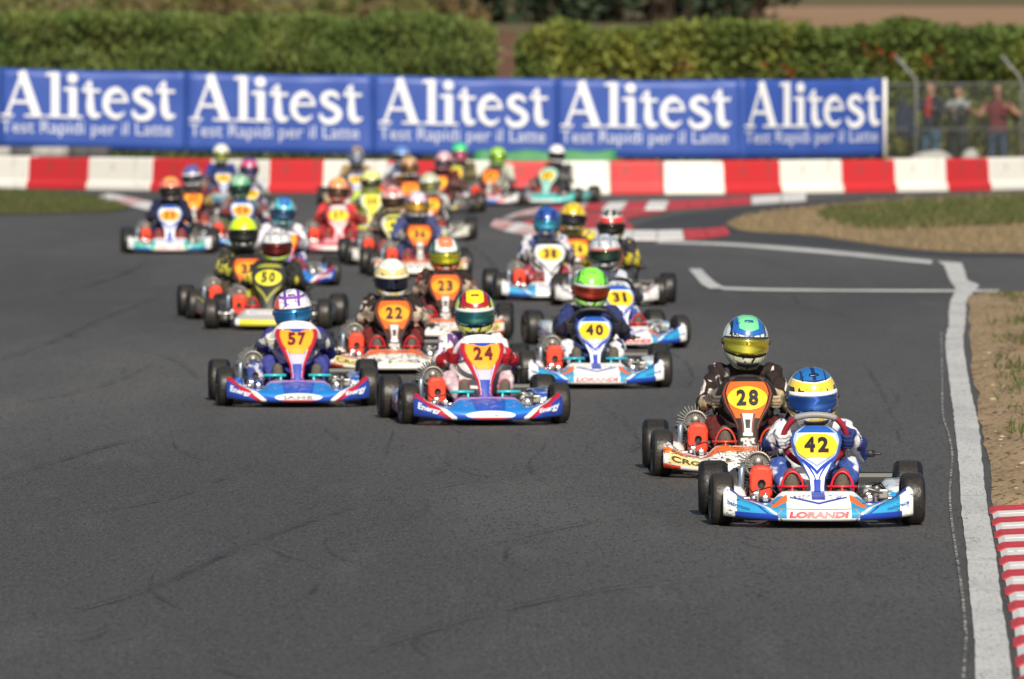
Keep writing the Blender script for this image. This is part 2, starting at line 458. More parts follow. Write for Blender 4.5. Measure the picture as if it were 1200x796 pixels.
# dark tyre marks curving over the asphalt
mark_m = bpy.data.materials.new('rubber_mark'); mark_m.use_nodes = True
_nt = mark_m.node_tree; _b = _nt.nodes['Principled BSDF']; _b.inputs['Base Color'].default_value = (.022, .021, .021, 1); _b.inputs['Roughness'].default_value = .7
_C = Coords(_nt); _k = ((_C.noise(1.1, 3) - .36) * 3.2) & ((_C.noise(55, 3, off=3) - .30) * 2.6)
_t = _nt.nodes.new('ShaderNodeBsdfTransparent'); _mx = _nt.nodes.new('ShaderNodeMixShader')
_cl = (_k * .9).op('MINIMUM', .74).op('MAXIMUM', 0.0)
_nt.links.new(_cl.v, _mx.inputs[0]); _nt.links.new(_t.outputs[0], _mx.inputs[1]); _nt.links.new(_b.outputs[0], _mx.inputs[2])
_nt.links.new(_mx.outputs[0], _nt.nodes['Material Output'].inputs[0])
marks = [
    ([(180, 672), (176, 685), (190, 700), (215, 712)], .05), ([(366, 672), (372, 685), (352, 700), (300, 720)], .05),
    ([(470, 605), (420, 618), (382, 632), (392, 648), (440, 664), (520, 690)], .035), ([(200, 505), (206, 522), (228, 534), (250, 538)], .06),
    ([(300, 540), (260, 560), (215, 578), (150, 592), (90, 600)], .08), ([(462, 503), (456, 518), (452, 534)], .05),
    ([(380, 500), (400, 515), (420, 508)], .05), ([(20, 470), (70, 462), (130, 448), (180, 425)], .09), ([(0, 560), (80, 535), (150, 515), (240, 500)], .10),
    ([(760, 400), (800, 420), (812, 440), (806, 452)], .06), ([(930, 345), (940, 358), (985, 368), (1005, 380)], .07), ([(640, 520), (620, 545), (650, 570)], .05),
    ([(560, 640), (640, 620), (720, 606), (790, 600)], .08), ([(60, 720), (170, 690), (280, 640), (420, 590), (560, 560)], .11), ([(430, 760), (560, 720), (700, 690), (850, 675)], .10),
    ([(0, 420), (60, 400), (120, 372), (190, 345)], .10), ([(30, 350), (80, 340), (140, 322), (175, 305)], .12), ([(540, 280), (570, 300), (590, 330)], .12), ([(880, 300), (920, 312), (1000, 318), (1080, 316)], .08),
    ([(1010, 420), (1040, 470), (1060, 530)], .05), ([(700, 470), (740, 500), (760, 540)], .05), ([(150, 405), (200, 418), (232, 440)], .07),
]
mr = random.Random(5)
for i in range(34):
    x0, y0 = mr.uniform(20, 1050), 330 + 440*mr.random()**1.1
    q = (y0 - 50)/560; a0 = mr.uniform(0, 6.28); da = mr.choice([-1, 1])*mr.uniform(.5, 1.6); L_ = mr.uniform(60, 150)*q; pp = []
    for j in range(5): pp.append((x0 + L_*.5*math.cos(a0 + da*j/4*2), y0 + L_*.16*math.sin(a0 + da*j/4*2)))
    marks.append((pp, mr.uniform(.05, .09)))
for i, (pp, w) in enumerate(marks):
    line_px(pp, (lambda t, w=w: .45*w*(.35 + .65*math.sin(math.pi*min(max(t, .04), .96)))), 'tyre_mark', mark_m, .0135 + .0004*i, 8)

# near kerb at lower right: alternating sloped blocks, with sawtooth ends
kerb = empty('kerb', G(1180, 700)); tag(kerb, kind='structure')
kl = dens([(1158, 597), (1164, 622), (1169, 649), (1175, 684), (1182, 718), (1187, 757), (1192, 796), (1199, 850)], 6)
kw = [G(*p) for p in kl]
def kerb_x(y):
    for a, b in zip(kw, kw[1:]):
        if b.y <= y <= a.y: t = (y - a.y) / (b.y - a.y); return a.x + (b.x - a.x)*t
    return kw[0].x if y > kw[0].y else kw[-1].x
y = kw[0].y; i = 0
inv = Matrix.Translation(-kerb.location)
while y > kw[-1].y + .2:
    ln = .53 if i % 2 == 0 else .60
    y2 = y - ln; xa, xb = kerb_x(y), kerb_x(y2)
    # red blocks reach out further, white ones are set back: the saw-toothed edge
    o_ = 0 if i % 2 == 0 else .014
    mb = MB(); gap = .006
    prof = [(o_, .004), (o_ + .03, .020), (.35, .034), (.75, .046), (1.15, .052), (1.2, .0)]
    rings = []
    for yy, xx in ((y - gap, xa), (y2 + gap, xb)):
        rings.append([Vector((xx + a, yy, h)) - kerb.location for a, h in prof])
    mb.rings(rings, 0, True, True, False)
    # the low ridges moulded across each block
    for q in (.5,):
        yy = y + (y2 - y)*q; xx = xa + (xb - xa)*q
        mb.tube([Vector((xx + a, yy, h - .002)) - kerb.location for a, h in prof[1:-1]], .006, 6)
    mb.obj('kerb_block', kerb_red if i % 2 == 0 else kerb_white, kerb)
    y = y2; i += 1

# apex kerb in mid distance, built from blocks
def block_kerb(name, near, far, cols, mats, h=.05):
    """near/far: pixel polylines of equal length; one solid block per interval"""
    o = empty(name, G(*near[len(near)//2])); tag(o, kind='structure')
    for i in range(len(near)-1):
        mb = MB(); g = .02
        a, b = G(*near[i]), G(*near[i+1]); c, d = G(*far[i]), G(*far[i+1])
        lo = [a.lerp(b, g), a.lerp(b, 1-g), c.lerp(d, 1-g), c.lerp(d, g)]
        up = [q + Vector((0, 0, z)) for q, z in zip(lo, (.02, .02, h, h))]
        pts = [q - o.location for q in lo + up]
        mb.add(pts, [(4,5,6,7),(0,1,5,4),(1,2,6,5),(2,3,7,6),(3,0,4,7)], 0, False)
        mb.obj('kerb_block', mats[cols[i]], o)
    return o
km = {'r': kerb_red, 'w': kerb_white, 'p': pink_worn}
lo_n = dens([(574, 266), (590, 272), (616, 276.5), (650, 279), (710, 281), (770, 282), (830, 280), (856, 276)], 2)
lo_f = dens([(580, 262), (606, 266), (634, 270), (668, 273), (716, 274.5), (770, 275.5), (826, 273.5), (850, 271)], 2)
block_kerb('apex_kerb', lo_n, lo_f, ['p','p','w','p','p','r','p','w','w','w','w','r','r','r'], km, .06)
up_n = dens([(578, 262), (600, 256), (630, 251), (680, 247.5), (730, 246), (780, 246), (830, 244), (880, 240), (945, 236)], 2)
up_f = dens([(592, 258), (616, 251.5), (644, 246.5), (690, 243), (736, 241), (784, 240), (830, 238), (880, 234.5), (945, 231)], 2)
block_kerb('exit_kerb', up_n, up_f, ['p','w','p','p','r','p','r','w','r','w','r','r','r','r','w','w'], km, .06)
tag(poly([(600, 264), (640, 253), (700, 248.5), (782, 247), (760, 252), (735, 257), (742, 266), (735, 272), (680, 271.5), (630, 268)], .014, 'red_painted_apron', area_red)[0], kind='structure')
l_n = [(112, 233), (132, 237.5), (152, 242.5), (172, 247.5), (190, 251)]; l_f = [(126, 230.5), (148, 234), (170, 239), (190, 244), (206, 248)]
block_kerb('far_left_kerb', l_n, l_f, ['w', 'p', 'w', 'p'], km, .05)

# ================================================================== barrier blocks along the far edge
bar_red = mat('barrier_red', (.50, .024, .030), [(lambda C: (C.noise(3, 4) - .58) * 4, (.40, .024, .028)), (lambda C: (C.noise(7, 4, (1, 1, .3), off=5) - .60) * 6, (.28, .05, .045)), (lambda C: (C.noise(5, 3, (1, 1, 3), off=9) - .66) * 8, (.12, .03, .03))], rough=.5)
bar_white = mat('barrier_white', (.68, .67, .635), [(lambda C: (C.noise(3, 4) - .56) * 4, (.62, .61, .57)), (lambda C: (C.noise(7, 4, (1, 1, .3), off=5) - .63) * 5, (.44, .42, .38)), (lambda C: (C.noise(5, 3, (1, 1, 3), off=9) - .66) * 8, (.16, .15, .14))], rough=.5)
bx = [-110, -40, 30, 100, 175, 243, 313, 376, 451, 520, 590, 655, 716, 778, 850, 917, 990, 1052, 1112, 1163, 1216, 1268]
def bar_y(px): return float(np.interp(px, [-110, 0, 300, 600, 850, 990, 1112, 1200, 1270], [219.5, 221, 226, 228.5, 228, 226.2, 224.5, 222.5, 221]))
for i in range(len(bx)-1):
    a, b = G(bx[i], bar_y(bx[i])), G(bx[i+1], bar_y(bx[i+1]))
    d = b - a; ln = d.length; c = (a + b)/2; ang = math.atan2(d.y, d.x)
    mb = MB(); H = .535 + .006*math.sin(i*2.3); D = .42; l2 = ln/2 - .006
    prof = [(0, 0), (0, .09), (.05, .16), (.07, H-.03), (.10, H), (D-.10, H), (D-.07, H-.03), (D-.05, .16), (D, .09), (D, 0)]
    rings = [[Vector((sx*l2*q, yy, zz if q == 1 else max(.012, min(zz, H-.012)))) for yy, zz in prof] for sx, q in ((-1, .985), (-1, 1), (1, 1), (1, .985))]
    rings = [[Vector((-l2, yy, zz)) for yy, zz in prof], [Vector((l2, yy, zz)) for yy, zz in prof]]
    mb.rings(rings, 0, True, True, False)
    red = i % 2 == 0
    o = mb.obj('barrier_block', bar_red if red else bar_white)
    bv = o.modifiers.new('b', 'BEVEL'); bv.width = .015; bv.segments = 2; bv.limit_method = 'ANGLE'
    o.location = (c.x, c.y, 0.001); o.rotation_euler = (0, 0, ang)
    tag(o, ('red' if red else 'white') + ' block of the red and white safety barrier along the track edge', 'barrier block', ('red' if red else 'white') + ' barrier blocks below the banner')
# back foot strip of dusty asphalt in front of the barrier is part of the track sheet

# ================================================================== banner on the fence
def ban_d(px): return float(np.interp(px, [-120, 300, 870, 880, 1040], [150.9, 150.4, 150.0, 150.15, 151.9]))
def ban_pt(px, t, off=0.0):
    top = float(np.interp(px, [-120, 0, 110, 222, 330, 440, 550, 660, 760, 870, 950, 1036], [77, 80, 83.5, 84, 88, 88, 92, 92, 95, 93, 94, 92]))
    bot = float(np.interp(px, [-120, 0, 222, 440, 660, 870, 1036], [170, 172.5, 177.5, 181, 185, 186, 183.5]))
    d = ban_d(px); q = P(px, bot + (top-bot)*t, d)
    w = .022*mnoise.noise((q.x*1.6, q.z*1.1, 0)) + .010*math.sin(q.x*7 + 2*math.sin(q.z*3)) * (.3 + .7*abs(t-.5)*2)
    return Vector((q.x, q.y + w - off, q.z))
ban_m = mat('blue_banner_vinyl', hx('#2f4c99'), [(lambda C: (C.noise(.5, 3) - .5) * 2.5, hx('#3755a3')), (lambda C: (C.noise(3, 3, (1, 1, .4), off=3) - .58) * 3, hx('#29438a'))], rough=.45, spec=.4)
let_m = mat('white_print', (.66, .68, .72), rough=.5)
sub_m = mat('pale_print', (.46, .51, .66), rough=.5)
seams = [-115, 0, 217, 437, 652, 868, 1035]
banner = empty('advertising_banner', P(468, 180, 149)); banner.location.z = 0
tag(banner, 'long blue banner with white lettering tied to the wire fence', 'banner')
bl = banner.location
for a, b in zip(seams, seams[1:]):
    mb = MB(); nu, nv = 26, 10; vs = []
    for i in range(nu+1):
        for j in range(nv+1): vs.append(ban_pt(a + (b-a)*i/nu + (.25 if i == 0 else -.25 if i == nu else 0), j/nv) - bl)
    mb.add(vs, [(i*(nv+1)+j, (i+1)*(nv+1)+j, (i+1)*(nv+1)+j+1, i*(nv+1)+j+1) for i in range(nu) for j in range(nv)])
    o = mb.obj('banner_panel', ban_m, banner)
    s_ = o.modifiers.new('s', 'SOLIDIFY'); s_.thickness = .004
# serif lettering built from strokes, in letter units (baseline 0, x to the right)
def stroke(out, pts, w):
    n = len(pts); L, Q = [], []
    for i, p in enumerate(pts):
        a, b = np.array(pts[max(i-1, 0)], float), np.array(pts[min(i+1, n-1)], float)
        t = b - a; t /= max(np.linalg.norm(t), 1e-6); nr = np.array([-t[1], t[0]])
        ww = w[i] if isinstance(w, (list, tuple)) else w
        L.append(tuple(np.array(p) + nr*ww/2)); Q.append(tuple(np.array(p) - nr*ww/2))
    for i in range(n-1): out.append((L[i], L[i+1], Q[i+1], Q[i]))
def arc(cx, cy, rx, ry, a0, a1, n=14): return [(cx + rx*math.cos(R(a0+(a1-a0)*i/n)), cy + ry*math.sin(R(a0+(a1-a0)*i/n))) for i in range(n+1)]
def alitest():
    q = []
    stroke(q, [(28, 4), (104, 208)], 15); stroke(q, [(98, 212), (172, 4)], 40); stroke(q, [(52, 68), (150, 68)], 15)
    stroke(q, [(0, 5), (62, 5)], 11); stroke(q, [(112, 5), (205, 5)], 11)
    for x, h in ((258, 212), (342, 145)):
        stroke(q, [(x, 2), (x, h)], 38); stroke(q, [(x-44, 5), (x+46, 5)], 11); stroke(q, [(x-44, h-14), (x, h-5)], 15)
    d = arc(340, 186, 25, 25, 0, 360, 16); q.append(tuple(d[:-1]))
    for x in (424, 776):
        stroke(q, [(x, 178), (x, 60), (x+3, 30), (x+16, 14), (x+34, 13), (x+50, 22)], [12, 36, 36, 34, 22, 8]); stroke(q, [(x-38, 130), (x+48, 130)], 15)
        stroke(q, [(x-34, 132), (x-8, 172)], 10)
    stroke(q, arc(547, 72, 50, 62, 10, 320, 22), [10] + [16]*4 + [30]*11 + [24]*4 + [14]*2 + [8]); stroke(q, [(512, 84), (604, 84)], 14)
    S = dens([(712, 112), (700, 132), (672, 138), (646, 124), (644, 100), (668, 82), (700, 64), (716, 40), (700, 14), (668, 4), (638, 14), (626, 40)], 3)
    stroke(q, S, [10 + 22*math.sin(math.pi*min(max(i/(len(S)-1), .03), .97))**.5 for i in range(len(S))])
    return q
AL = alitest()
def banner_text(x0, x1):
    """one repeat of the two-line print spanning pixel columns x0..x1"""
    for (g0, g1) in ((-10, 208), (208, 296), (296, 386), (386, 492), (492, 618), (618, 728), (728, 900)):
        vs = []; fs = []
        for k, poly_ in enumerate(AL):
            if not g0 <= sum(q[0] for q in poly_)/len(poly_) < g1: continue
            o0 = len(vs)
            for (gx, gy) in poly_: vs.append(ban_pt(x0 + (x1-x0)*gx/825, .395 + gy*.00272, .030 + .0003*(k % 5)) - bl)
            fs.append(tuple(range(o0, len(vs))))
        mb = MB(); mb.add(vs, fs, 0, False); tag(mb.obj('letter', let_m, banner), kind='stuff')
    tv, tf = text_mesh('Test Rapidi per il Latte', 1.0, .004, width=1.0)
    hmax = max(v.y for v in tv) - min(v.y for v in tv)
    mb = MB(); mb.add([ban_pt(x0 + (x1-x0)*(v.x+.5)*.985, .245 + v.y/hmax*.215, .030) - bl for v in tv], tf, 0, False)
    tag(mb.obj('banner_small_lettering', sub_m, banner), kind='stuff')
for a, b in ((-222, -20), (1, 205), (222, 424), (444, 642), (657, 856), (873, 1031)): banner_text(a, b)
mb = MB(); mb.tube([ban_pt(1037, 0) - bl, ban_pt(1037, 1.0) - bl], .035, 8); mb.obj('banner_edge_batten', plain('white_batten', (.72, .72, .70), rough=.6), banner)

# ================================================================== wire fence behind it
galv = plain('galvanised_steel', (.17, .18, .18), rough=.6, metal=.3)
wire_m = plain('fence_wire', (.20, .22, .20), rough=.6, metal=.4)
def fen_pt(px, z, back=.18):
    d = float(np.interp(px, [-300, 300, 870, 1040, 1400], [151.1, 150.6, 150.2, 152.1, 156.1])) + back
    return Vector(((px-600)/FPX*d/math.cos(PITCH)*1.0, d, z))
fence = empty('wire_fence', fen_pt(600, 0)); tag(fence, 'tall chain link fence with steel posts angled at the top, behind the barrier', 'fence')
fl = fence.location
for px in (-90, 32, 155, 278, 400, 522, 644, 765, 886, 982, 1073, 1197, 1320):
    mb = MB(); b0 = fen_pt(px, -.1) - fl; t0 = fen_pt(px, 1.80) - fl; t1 = t0 + Vector((-.36, -.12, .40))
    mb.tube([b0, t0 - Vector((0, 0, .05)), t0 + Vector((-.02, 0, .02)), t1] if px > 1000 else [b0, t0], .028 if px > 1000 else .016, 8); mb.obj('post', galv, fence)
for z in (.95, 1.72):
    mb = MB(); mb.tube([fen_pt(px, z, .21) - fl for px in range(-100, 1340, 60)], .016, 6); mb.obj('rail', galv, fence)
mb = MB(); N_ = 330
for sgn in (1, -1):
    for i in range(N_):
        px = -100 + 1440*i/N_; dx = 1.62*68*sgn
        p0, p1 = fen_pt(px, .08, .165) - fl, fen_pt(px + dx, 1.70, .165) - fl
        mid = fen_pt(px + dx/2, .89, .165) - fl
        mb.tube([p0, mid, p1], .0028, 3, caps=False)
tag(mb.obj('wire_mesh', wire_m, fence), kind='stuff')

# ================================================================== leaves, hedges, trees
rng = np.random.default_rng(11)
def leaf_mesh(name, cen, up, size, aspect=.45):
    """one small bent quad pair per centre; up: direction each leaf points to"""
    n = len(cen); d = up + rng.normal(0, .45, (n, 3)); d /= np.linalg.norm(d, axis=1)[:, None]
    r = rng.normal(0, 1, (n, 3)); s = np.cross(d, r); s /= np.linalg.norm(s, axis=1)[:, None]
    L = (size*(.6 + .8*rng.random(n)))[:, None]; W = L*aspect
    v = np.empty((n, 4, 3)); v[:, 0] = cen; v[:, 1] = cen + d*L*.5 + s*W*.5; v[:, 2] = cen + d*L; v[:, 3] = cen + d*L*.5 - s*W*.5
    me = bpy.data.meshes.new(name); me.vertices.add(n*4); me.vertices.foreach_set('co', v.reshape(-1))
    me.loops.add(n*4); me.loops.foreach_set('vertex_index', np.arange(n*4, dtype=np.int32))
    me.polygons.add(n); me.polygons.foreach_set('loop_start', np.arange(0, n*4, 4, dtype=np.int32)); me.polygons.foreach_set('loop_total', np.full(n, 4, np.int32))
    me.update(calc_edges=True); return me
def leaf_mat(name, a, b, c, sc=1.2):
    m = mat(name, a, [(lambda C: (C.noise(sc, 4) - .45) * 5, b), (lambda C: (C.noise(sc*2.3, 4, off=9) - .56) * 6, c)], rough=.6, spec=.25)
    bs = m.node_tree.nodes['Principled BSDF']
    tr = m.node_tree.nodes.new('ShaderNodeBsdfTranslucent'); mx = m.node_tree.nodes.new('ShaderNodeMixShader'); mx.inputs[0].default_value = .25
    tr.inputs[0].default_value = c4([q*1.2 for q in b])
    m.node_tree.links.new(bs.outputs[0], mx.inputs[1]); m.node_tree.links.new(tr.outputs[0], mx.inputs[2]); m.node_tree.links.new(mx.outputs[0], m.node_tree.nodes['Material Output'].inputs[0])
    return m
bark = mat('bark', (.09, .065, .045), [(lambda C: (C.noise(9, 4, (3, 3, .5)) - .5) * 4, (.05, .038, .028))], rough=.9, bump=(lambda C: C.noise(14, 4, (3, 3, .5)), .03))
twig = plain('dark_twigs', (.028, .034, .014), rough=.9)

def hedge(px0, px1, d0, d1, topf, name_label, lm, n, size, vertical):
    a, b = P(px0, 100, d0), P(px1, 100, d0); L = b.x - a.x; dep = d1 - d0
    root = empty('hedge', ((a.x+b.x)/2, (d0+d1)/2, 0)); tag(root, name_label, 'hedge'); rl = np.array(root.location)
    # stems and inner twiggy mass
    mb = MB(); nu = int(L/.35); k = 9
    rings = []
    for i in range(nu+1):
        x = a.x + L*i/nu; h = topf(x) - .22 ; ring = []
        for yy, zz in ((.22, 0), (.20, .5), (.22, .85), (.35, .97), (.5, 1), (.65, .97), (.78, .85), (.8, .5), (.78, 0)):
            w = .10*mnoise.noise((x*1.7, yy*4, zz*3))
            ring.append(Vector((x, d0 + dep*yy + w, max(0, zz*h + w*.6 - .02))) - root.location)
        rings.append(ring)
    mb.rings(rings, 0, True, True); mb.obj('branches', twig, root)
    u = rng.random(n); x = a.x + L*rng.random(n)
    t = np.array([topf(q) for q in x])
    side = rng.random(n)
    yv = np.where(side < .62, d0 + dep*.14 + rng.normal(0, .11, n), np.where(side < .88, d0 + dep*rng.random(n), d1 - dep*.15 + rng.normal(0, .1, n)))
    zf = np.where((side >= .62) & (side < .88), .93 + .10*rng.random(n), rng.random(n)**.9)
    bulge = np.array([mnoise.noise((q*.9, z_*1.6, 5)) for q, z_ in zip(x, zf*t)])
    yv = yv - bulge*.45; z = np.maximum(zf*t + bulge*.10*zf - size*.5, .02)
    up = np.zeros((n, 3)); up[:, 2] = 1.0 if vertical else .25; up[:, 1] = -.35 if vertical else -.6
    cen = np.stack([x, yv, z], 1) - rl
    o = mk('foliage', leaf_mesh('foliage', cen, up, size, .30 if vertical else .6), lm, root); tag(o, kind='stuff')
    return root
lm1 = leaf_mat('cypress_leaves', (.112, .165, .042), (.195, .225, .064), (.056, .096, .029), .8)
lm2 = leaf_mat('vine_leaves', (.125, .180, .046), (.310, .310, .060), (.060, .100, .032), .55)
lm3 = leaf_mat('tree_leaves', (.035, .055, .030), (.050, .072, .036), (.022, .036, .020), .6)
lm4 = leaf_mat('shrub_leaves', (0.132, 0.147, 0.046), (0.232, 0.194, 0.070), (0.078, 0.102, 0.031), .9)
lm5 = leaf_mat('dry_shrub_leaves', (.16, .115, .055), (.21, .15, .075), (.09, .08, .03), .9)
top1 = lambda x: 2.84 + .12*mnoise.noise((x*.9, 0, 0)) + .10*mnoise.noise((x*3.3, 2, 0)) + .07*mnoise.noise((x*9, 2, 0)) - .5*max(0, x + .8)**1.5
top2 = lambda x: 2.70 + .16*mnoise.noise((x*.8, 4, 0)) + .12*mnoise.noise((x*3.1, 6, 0)) + .07*mnoise.noise((x*8, 6, 0)) - .5*max(0, .75 - x)**1.5
hedge(-220, 582, 154.0, 156.2, top1, 'clipped dark green hedge of upright shoots, ending beside bare brown earth', lm1, 44000, .15, True)
hedge(604, 1420, 154.4, 157.0, top2, 'leafy vine covered hedge with yellow green top, behind the spectators', lm2, 44000, .12, False)
# ragged yellow-green shoots over the vine hedge top
def red_leaves():
    n = 70; cx = rng.choice([2.95, 4.6, 5.35, 6.3, 7.3], n) + rng.normal(0, .16, n)
    cz = 1.95 + rng.normal(0, .13, n) + np.where(cx > 6, .25, 0)
    return np.stack([cx, 154.35 + rng.normal(0, .06, n), cz], 1)
rl_ = empty('creeper', (5, 154.4, 0)); tag(rl_, 'creeper with reddish autumn leaves climbing on the vine hedge', 'climbing plant')
up = np.zeros((70, 3)); up[:, 1] = -.7
tag(mk('foliage', leaf_mesh('foliage', red_leaves() - np.array(rl_.location), up, .13, .7), leaf_mat('red_leaves', (.20, .035, .02), (.26, .06, .02), (.12, .05, .02)), rl_), kind='stuff')
for q in (-2.05, -.4, .35, 1.3, 2.3):
    mb = MB(); mb.tube([(q, 0, .0), (q + .08, -.02, .9), (q - .04, -.03, 1.6), (q + .05, -.05, 2.05)], [.02, .016, .012, .008], 6); mb.obj('stem', bark, rl_)

# bare earth bank seen in the gap
bank_m = mat('bare_earth', (.105, .060, .042), [(lambda C: (C.noise(2, 4) - .5) * 4, (.17, .105, .07)), (lambda C: (C.noise(6, 3, off=3) - .6) * 6, (.08, .07, .03))], rough=.95, spec=.1, bump=(lambda C: C.noise(8, 4), .06))
mb = MB(); vs = []; nx, ny = 26, 14
for j in range(ny):
    for i in range(nx):
        x = -2.8 + 5.2*i/(nx-1); t = j/(ny-1); yy = 157.4 + 4.6*t
        e = min(1, (1-abs(2*i/(nx-1)-1))*2.4)
        vs.append((x, yy, -.03 + e*(2.62*(t**.55)) + .10*e*mnoise.noise((x*2, yy*2, 1))))
mb.add(vs, [(j*nx+i, j*nx+i+1, (j+1)*nx+i+1, (j+1)*nx+i) for j in range(ny-1) for i in range(nx-1)])
tag(mb.obj('earth_bank', bank_m), kind='structure')

def shrub(px, d, h, w, lm, label, cat='shrub', n=1500, size=.28, tree=False, base=None, group=None):
    x = (px-600)/FPX*d; z0 = (terrain_z(x, d) if base is None else base) - .1
    root = empty('tree' if tree else 'shrub', (x, d, z0)); tag(root, label, cat, group)
    mb = MB(); limbs = []
    if tree:
        mb.tube([(0, 0, 0), (.05, .02, h*.3), (-.04, 0, h*.62), (.02, .03, h*.9)], [w*.075, w*.06, w*.035, .03], 9)
        st = [.15, .3, .45, .6, .75]
    else: st = [.05, .08, .1, .12, .1, .06]
    for i, s_ in enumerate(st*2):
        a = i*2.399; ln = w*.42*(.7 + .5*random.random()); q = Vector((math.cos(a)*ln, math.sin(a)*ln, h*(s_ + .30 + .15*random.random())))
        b0 = Vector((0, 0, h*s_)); limbs.append(q)
        mb.tube([b0, b0.lerp(q, .5) + Vector((0, 0, .05*h)), q], [.10*w/4, .06*w/4, .02*w/4], 6)
    mb.obj('trunk' if tree else 'stems', bark, root)
    cl = []                                            # clump centres inside an uneven crown
    for i in range(26 if tree else 12):
        a = random.random()*6.283; rr = math.sqrt(random.random())*.5*w
        zz = random.random()
        prof_ = (.62 + .38*math.sin(math.pi*min(1, zz*1.05))) if tree else math.sqrt(max(.05, 1-zz*zz*.8))
        cl.append((math.cos(a)*rr*prof_, math.sin(a)*rr*prof_, h*(.06 + .86*zz), .16*w*(.7 + .7*random.random())))
    cl = np.array(cl); pick = rng.integers(0, len(cl), n)
    dv = rng.normal(0, 1, (n, 3)); dv /= np.linalg.norm(dv, axis=1)[:, None]; rad = cl[pick, 3]*(rng.random(n)**.4)
    cen = cl[pick, :3] + dv*rad[:, None]; cen[:, 2] = np.maximum(cen[:, 2], .05)
    up = dv*.8; up[:, 2] += .3
    tag(mk('crown', leaf_mesh('crown', cen, up, size, .55), lm, root), kind='stuff')
    return root
tg = 'dark trees beyond the hedge'
for i, (px, d, h, w) in enumerate([(505, 232, 6.5, 4.6), (575, 246, 7.5, 5.0), (640, 238, 7.0, 5.2), (712, 250, 8.0, 5.5), (775, 241, 7.2, 5.0), (836, 252, 7.6, 5.2), (884, 246, 6.0, 3.6), (545, 262, 8.5, 6), (680, 266, 8.8, 6), (800, 268, 8.6, 6)]):
    shrub(px, d, h, w, lm3, 'dark green tree in the row beyond the hedge', 'tree', 2600, .34, True, group=tg)
sg = 'shrubs on the rough slope'
for i in range(20):
    px = -40 + 30*i + random.uniform(-10, 10); d = random.uniform(198, 226)
    dry = i % 3 == 1
    shrub(px, d, random.uniform(.55, 1.25), random.uniform(1.2, 2.2), lm5 if dry else lm4, ('dry brown' if dry else 'olive green') + ' shrub on the rough slope above the clipped hedge', 'shrub', 700, .16, group=('dry ' if dry else 'green ') + sg)

# grass and weeds as stuff
def grass(name, pts_poly, n, hgt, lm, z=.0, dens_fn=None):
    xs_ = [p.x for p in pts_poly]; ys_ = [p.y for p in pts_poly]
    px_ = np.array(xs_); py_ = np.array(ys_); out = []
    while len(out) < n:
        x, y = random.uniform(min(xs_), max(xs_)), random.uniform(min(ys_), max(ys_)); ins = False; j = len(xs_) - 1
        for i in range(len(xs_)):
            if (ys_[i] > y) != (ys_[j] > y) and x < (xs_[j]-xs_[i])*(y-ys_[i])/(ys_[j]-ys_[i]) + xs_[i]: ins = not ins
            j = i
        if ins and (dens_fn is None or random.random() < dens_fn(x, y)): out.append((x, y, z))
    up = np.zeros((n, 3)); up[:, 2] = 1.3
    return tag(mk(name, leaf_mesh(name, np.array(out), up, hgt, .16), lm), kind='stuff')
gm = leaf_mat('grass_blades', (.075, .105, .028), (.12, .115, .045), (.05, .075, .02), .9)
gdry = leaf_mat('dry_grass_blades', (.30, .225, .12), (.36, .28, .16), (.17, .13, .06), .9)
def clip(ps, x0=-14, x1=14): return [Vector((min(max(p.x, x0), x1), p.y, 0)) for p in ps]
o = grass('grass', clip(gi_pts), 14000, .085, gm); o['label'] = 'low green grass on the island beyond the track'
o = grass('grass', clip(gl_pts), 9000, .07, gm); o['label'] = 'low green grass beside the far left of the track'
o = grass('dry_grass', clip(isl_pts), 7000, .07, gdry); o['label'] = 'straw coloured dry grass round the island'
vp = [Vector((rw[0].x + .12, rw[0].y, 0))] + [Vector((p.x + .10, p.y, 0)) for p in rw if p.y > 43] + [Vector((rw[0].x + 2.2, 46, 0)), Vector((rw[0].x + 2.6, 82, 0))]
def vd(x, y):
    e = G(1165 if y > 54 else 1185, 400).x
    off = x - np.interp(-y, [-p.y for p in rw], [p.x for p in rw])
    return max(0, min(1, (off - .12)*2.2))*max(0, min(1, .35 + 3.2*mnoise.noise((x*1.5, y*.4, 3))))*(1 if y > 52 else .25)
o = grass('grass', vp, 16000, .075, gm, .03, vd); o['label'] = 'tufts of grass on the dirt verge by the white line'
# dry leaves and stones scattered on the verge
mb = MB()
for i in range(260):
    k = random.randrange(8, len(rw)-1); p = rw[k]; x = p.x + .08 + random.random()**1.4*1.4; yy = p.y + random.uniform(-.8, .8)
    if yy < 46.4: continue
    s_ = random.uniform(.006, .016); a = random.random()*3
    mb.ball((x, yy, .03), (s_*(1+random.random()), s_, s_*.6), 6, 4)
tag(mb.obj('verge_stones', plain('pale_stone', (.40, .31, .21), rough=.9)), 'small pale stones scattered on the dirt verge', kind='stuff')

